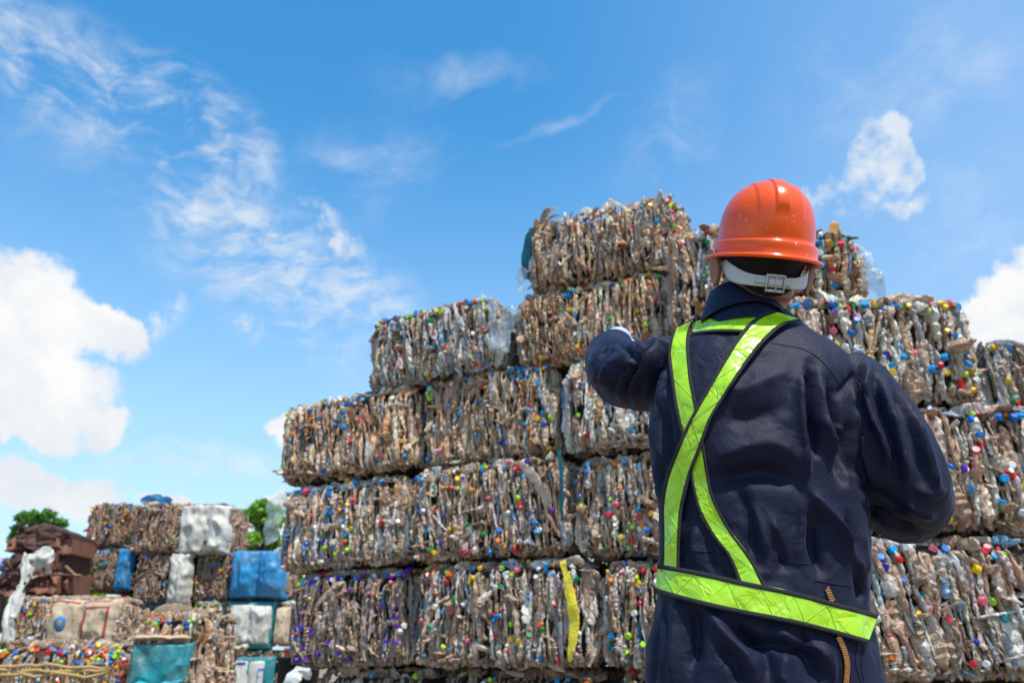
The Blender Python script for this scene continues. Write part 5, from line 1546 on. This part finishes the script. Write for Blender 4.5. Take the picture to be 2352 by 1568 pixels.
# boots
for s in (-1, 1):
    x0 = P(1755 + s * 118, 1560, YB)[0] + s * .018
    mbt = MB()
    mbt.tube(catmull([(x0, YB - .02, 0.20), (x0, YB - .02, 0.12), (x0, YB - .02, 0.06)], 8), [.05, .05, .05, .05, .052, .052, .05, .045], k=16)
    mbt.tube(catmull([(x0, YB - .07, 0.045), (x0, YB, 0.052), (x0 + s * .01, YB + .08, 0.048), (x0 + s * .015, YB + .17, 0.040), (x0 + s * .015, YB + .21, 0.034)], 18), np.interp(np.linspace(0, 1, 18), [0, .2, .5, .8, 1], [.034, .046, .044, .046, .024]), k=16)
    bt = remeshed(mbt.mesh('boot_raw'), 0.006, 3)
    q = mesh_arrays(bt); q[:, 2] = np.maximum(q[:, 2], 0.0); bt.vertices.foreach_set('co', (q - POFF).astype(np.float32).ravel()); bt.update(); bt.materials.clear()
    link('boot', bt, BOOT, person)

# --- hard hat
HATC = P(1752, 602, 1.405)
HATM = rotm(R(6.4), R(23), R(0))
ORANGE, nt, b = new_mat('orange_hard_hat_plastic')
t_ = nd(nt, 'ShaderNodeTexCoord')
n1 = nd(nt, 'ShaderNodeTexNoise', Scale=14.0, Detail=4.0); ln(nt, t_.outputs['Object'], n1.inputs['Vector'])
n2 = nd(nt, 'ShaderNodeTexNoise', Scale=130.0, Detail=5.0, Roughness=0.7, Distortion=0.8); ln(nt, t_.outputs['Object'], n2.inputs['Vector'])
n4 = nd(nt, 'ShaderNodeTexNoise', Scale=22.0, Detail=2.0); ln(nt, t_.outputs['Object'], n4.inputs['Vector'])
c_ = mixc(nt, n1.outputs['Fac'], (0.88, 0.072, 0.0), (0.96, 0.11, 0.0))
chip = mth(nt, 'MULTIPLY', mth(nt, 'GREATER_THAN', n2.outputs['Fac'], 0.63), mth(nt, 'GREATER_THAN', n4.outputs['Fac'], 0.565))
c_ = mixc(nt, chip, c_, (0.65, 0.5, 0.42))
ln(nt, c_, b.inputs['Base Color'])
b.inputs['Roughness'].default_value = 0.22; b.inputs['Coat Weight'].default_value = 0.35; b.inputs['Coat Roughness'].default_value = 0.04
b.inputs['Specular IOR Level'].default_value = 0.28; b.inputs['Subsurface Weight'].default_value = 0.0; b.inputs['Subsurface Radius'].default_value = (0.01, 0.003, 0.001); b.inputs['Subsurface Scale'].default_value = 0.5
bp_ = nd(nt, 'ShaderNodeBump', Strength=0.06, Distance=0.004); ln(nt, n4.outputs['Fac'], bp_.inputs['Height']); ln(nt, bp_.outputs[0], b.inputs['Normal'])
WHITEP = simple_mat('pale_grey_plastic', (0.50, 0.52, 0.52), 0.38, 0.08, 60)
hat = empty('hard_hat', tuple(HATC - POFF)); hat.parent = person
hat.rotation_euler = Matrix(HATM.tolist()).to_euler(); hat.scale = (0.94, 0.94, 0.93)
def dome(rx, ry, H, z0, nv, inner=False):
    pass
def hat_shell():
    nu, nvd = 256, 90
    th = np.arange(nu) / nu * 2 * PI        # 0 = back
    s, c = np.sin(th), np.cos(th)
    visor = np.clip(-c, 0, 1) ** 2.0
    rxb, ryb = 0.0965, 0.117
    rings = []
    def ring(gr, z, vis=0.0, zf=0.0):
        rx = rxb + gr; ry = ryb + gr + vis * visor
        return np.stack([s * rx, -c * ry, z + zf * visor + 0 * s], 1)
    # brim underside out to the lip, then up over the band
    rings += [ring(-0.006, 0.006), ring(0.004, 0.001), ring(0.0145, -0.0035, 0.035, -0.006), ring(0.0195, -0.003, 0.040, -0.007), ring(0.0210, 0.0, 0.042, -0.006), ring(0.0200, 0.0035, 0.040, -0.004), ring(0.0150, 0.0050, 0.03, -0.002), ring(0.0105, 0.0062, 0.01, 0),
              ring(0.0090, 0.009), ring(0.0082, 0.020), ring(0.0075, 0.030), ring(0.0065, 0.0335), ring(0.003, 0.0355), ring(0.0008, 0.0368)]
    H = 0.128; z0 = 0.037
    for i in range(nvd):
        t = (i + 1) / nvd * PI / 2 * 0.995
        e = 2.55
        rr_ = max(0.0, math.cos(t)) ** (2 / e); zz = math.sin(t) ** (2 / e)
        x = s * rxb * rr_; y = -c * ryb * rr_; z = z0 + H * zz
        # three moulded ribs running front to back
        xn = x / rxb
        fade = smoothstep(0.28, 0.62, np.full(nu, zz)) * smoothstep(1.0, 0.9, np.abs(y) / ryb + 0.0)
        rib = 0.0042 * smoothstep(0.155, 0.115, np.abs(xn)) + 0.0030 * smoothstep(0.50, 0.42, np.abs(xn)) + 0.0016 * smoothstep(0.115, 0.10, np.abs(np.abs(xn) - 0.26)) * 0
        nvec = np.stack([x / rxb ** 2, y / ryb ** 2, np.full(nu, zz / H)], 1); nvec /= np.linalg.norm(nvec, axis=1)[:, None]
        q = np.stack([x, y, np.full(nu, z)], 1) + nvec * (rib * fade)[:, None]
        rings.append(q)
    V = np.vstack(rings); n = len(rings)
    top = V[-nu:].mean(0) + np.array([0, 0, 0.0008])
    Q = grid_faces(n, nu, wrap_v=True)
    j = np.arange(nu); j2 = (j + 1) % nu
    T = np.stack([np.full(nu, n * nu), (n - 1) * nu + j, (n - 1) * nu + j2], 1)
    o = link('shell', np_mesh('shell', np.vstack([V, top[None]]), [Q[:, ::-1], T[:, ::-1]]), ORANGE, hat)
    sm = o.modifiers.new('solid', 'SOLIDIFY'); sm.thickness = 0.0022; sm.offset = -1
    return o
hat_shell()
# suspension band: a curved strip round the back of the skull, ladder adjuster in the middle
nb, mbn = 80, 9
a = np.linspace(-1.62, 1.62, nb)             # 0 = straight back
tn = np.abs(a) / 1.62
zc_ = -0.048 + 0.070 * tn ** 3.2
half = 0.0108 + 0.006 * np.exp(-((tn - 0.62) / 0.22) ** 2)
f = np.linspace(-1, 1, mbn)
Rb = lambda aa, z: np.stack([np.sin(aa) * 0.0905, -np.cos(aa) * (0.108 + 0.10 * np.minimum(z, 0) * 0.45), z], -1)
A_, F_ = np.meshgrid(a, f, indexing='ij')
Z_ = zc_[:, None] + half[:, None] * F_
S = Rb(A_, Z_)
dv = -S / np.linalg.norm(S, axis=-1)[..., None]
mbb = MB(); sheet_mesh(mbb, S, 0.0018, dv)
band = mbb.build('suspension_band', WHITEP, hat)
mbk = MB()
def bpt(aa, z, o): 
    p = Rb(np.array(aa), np.array(z)); r = p / np.linalg.norm(p); return p + r * o, r
def plate(a0, a1, z0, z1, o0, o1, slope=0.0):
    aa = np.linspace(a0, a1, 8); ff = np.linspace(0, 1, 2)
    G = np.array([[bpt(x, z0 + (z1 - z0) * y + slope * x, o1)[0] for y in ff] for x in aa]); D = np.array([[-bpt(x, z0 + (z1 - z0) * y, 0)[1] for y in ff] for x in aa])
    sheet_mesh(mbk, G, o1 - o0, D)
plate(-0.42, -0.16, -0.053, -0.042, 0, 0.0014)
for z0, z1 in ((-0.066, -0.062), (-0.036, -0.032)): plate(-0.19, 0.22, z0, z1, 0, 0.004)
for a0 in (-0.185, 0.015, 0.195): plate(a0, a0 + 0.028, -0.065, -0.033, 0, 0.0048)
plate(-0.14, 0.18, -0.058, -0.041, 0, 0.002)
plate(0.24, 0.36, -0.056, -0.042, 0, 0.0016); plate(0.36, 0.375, -0.053, -0.045, 0, 0.0016)
mbk.build('ladder_adjuster', WHITEP, band)
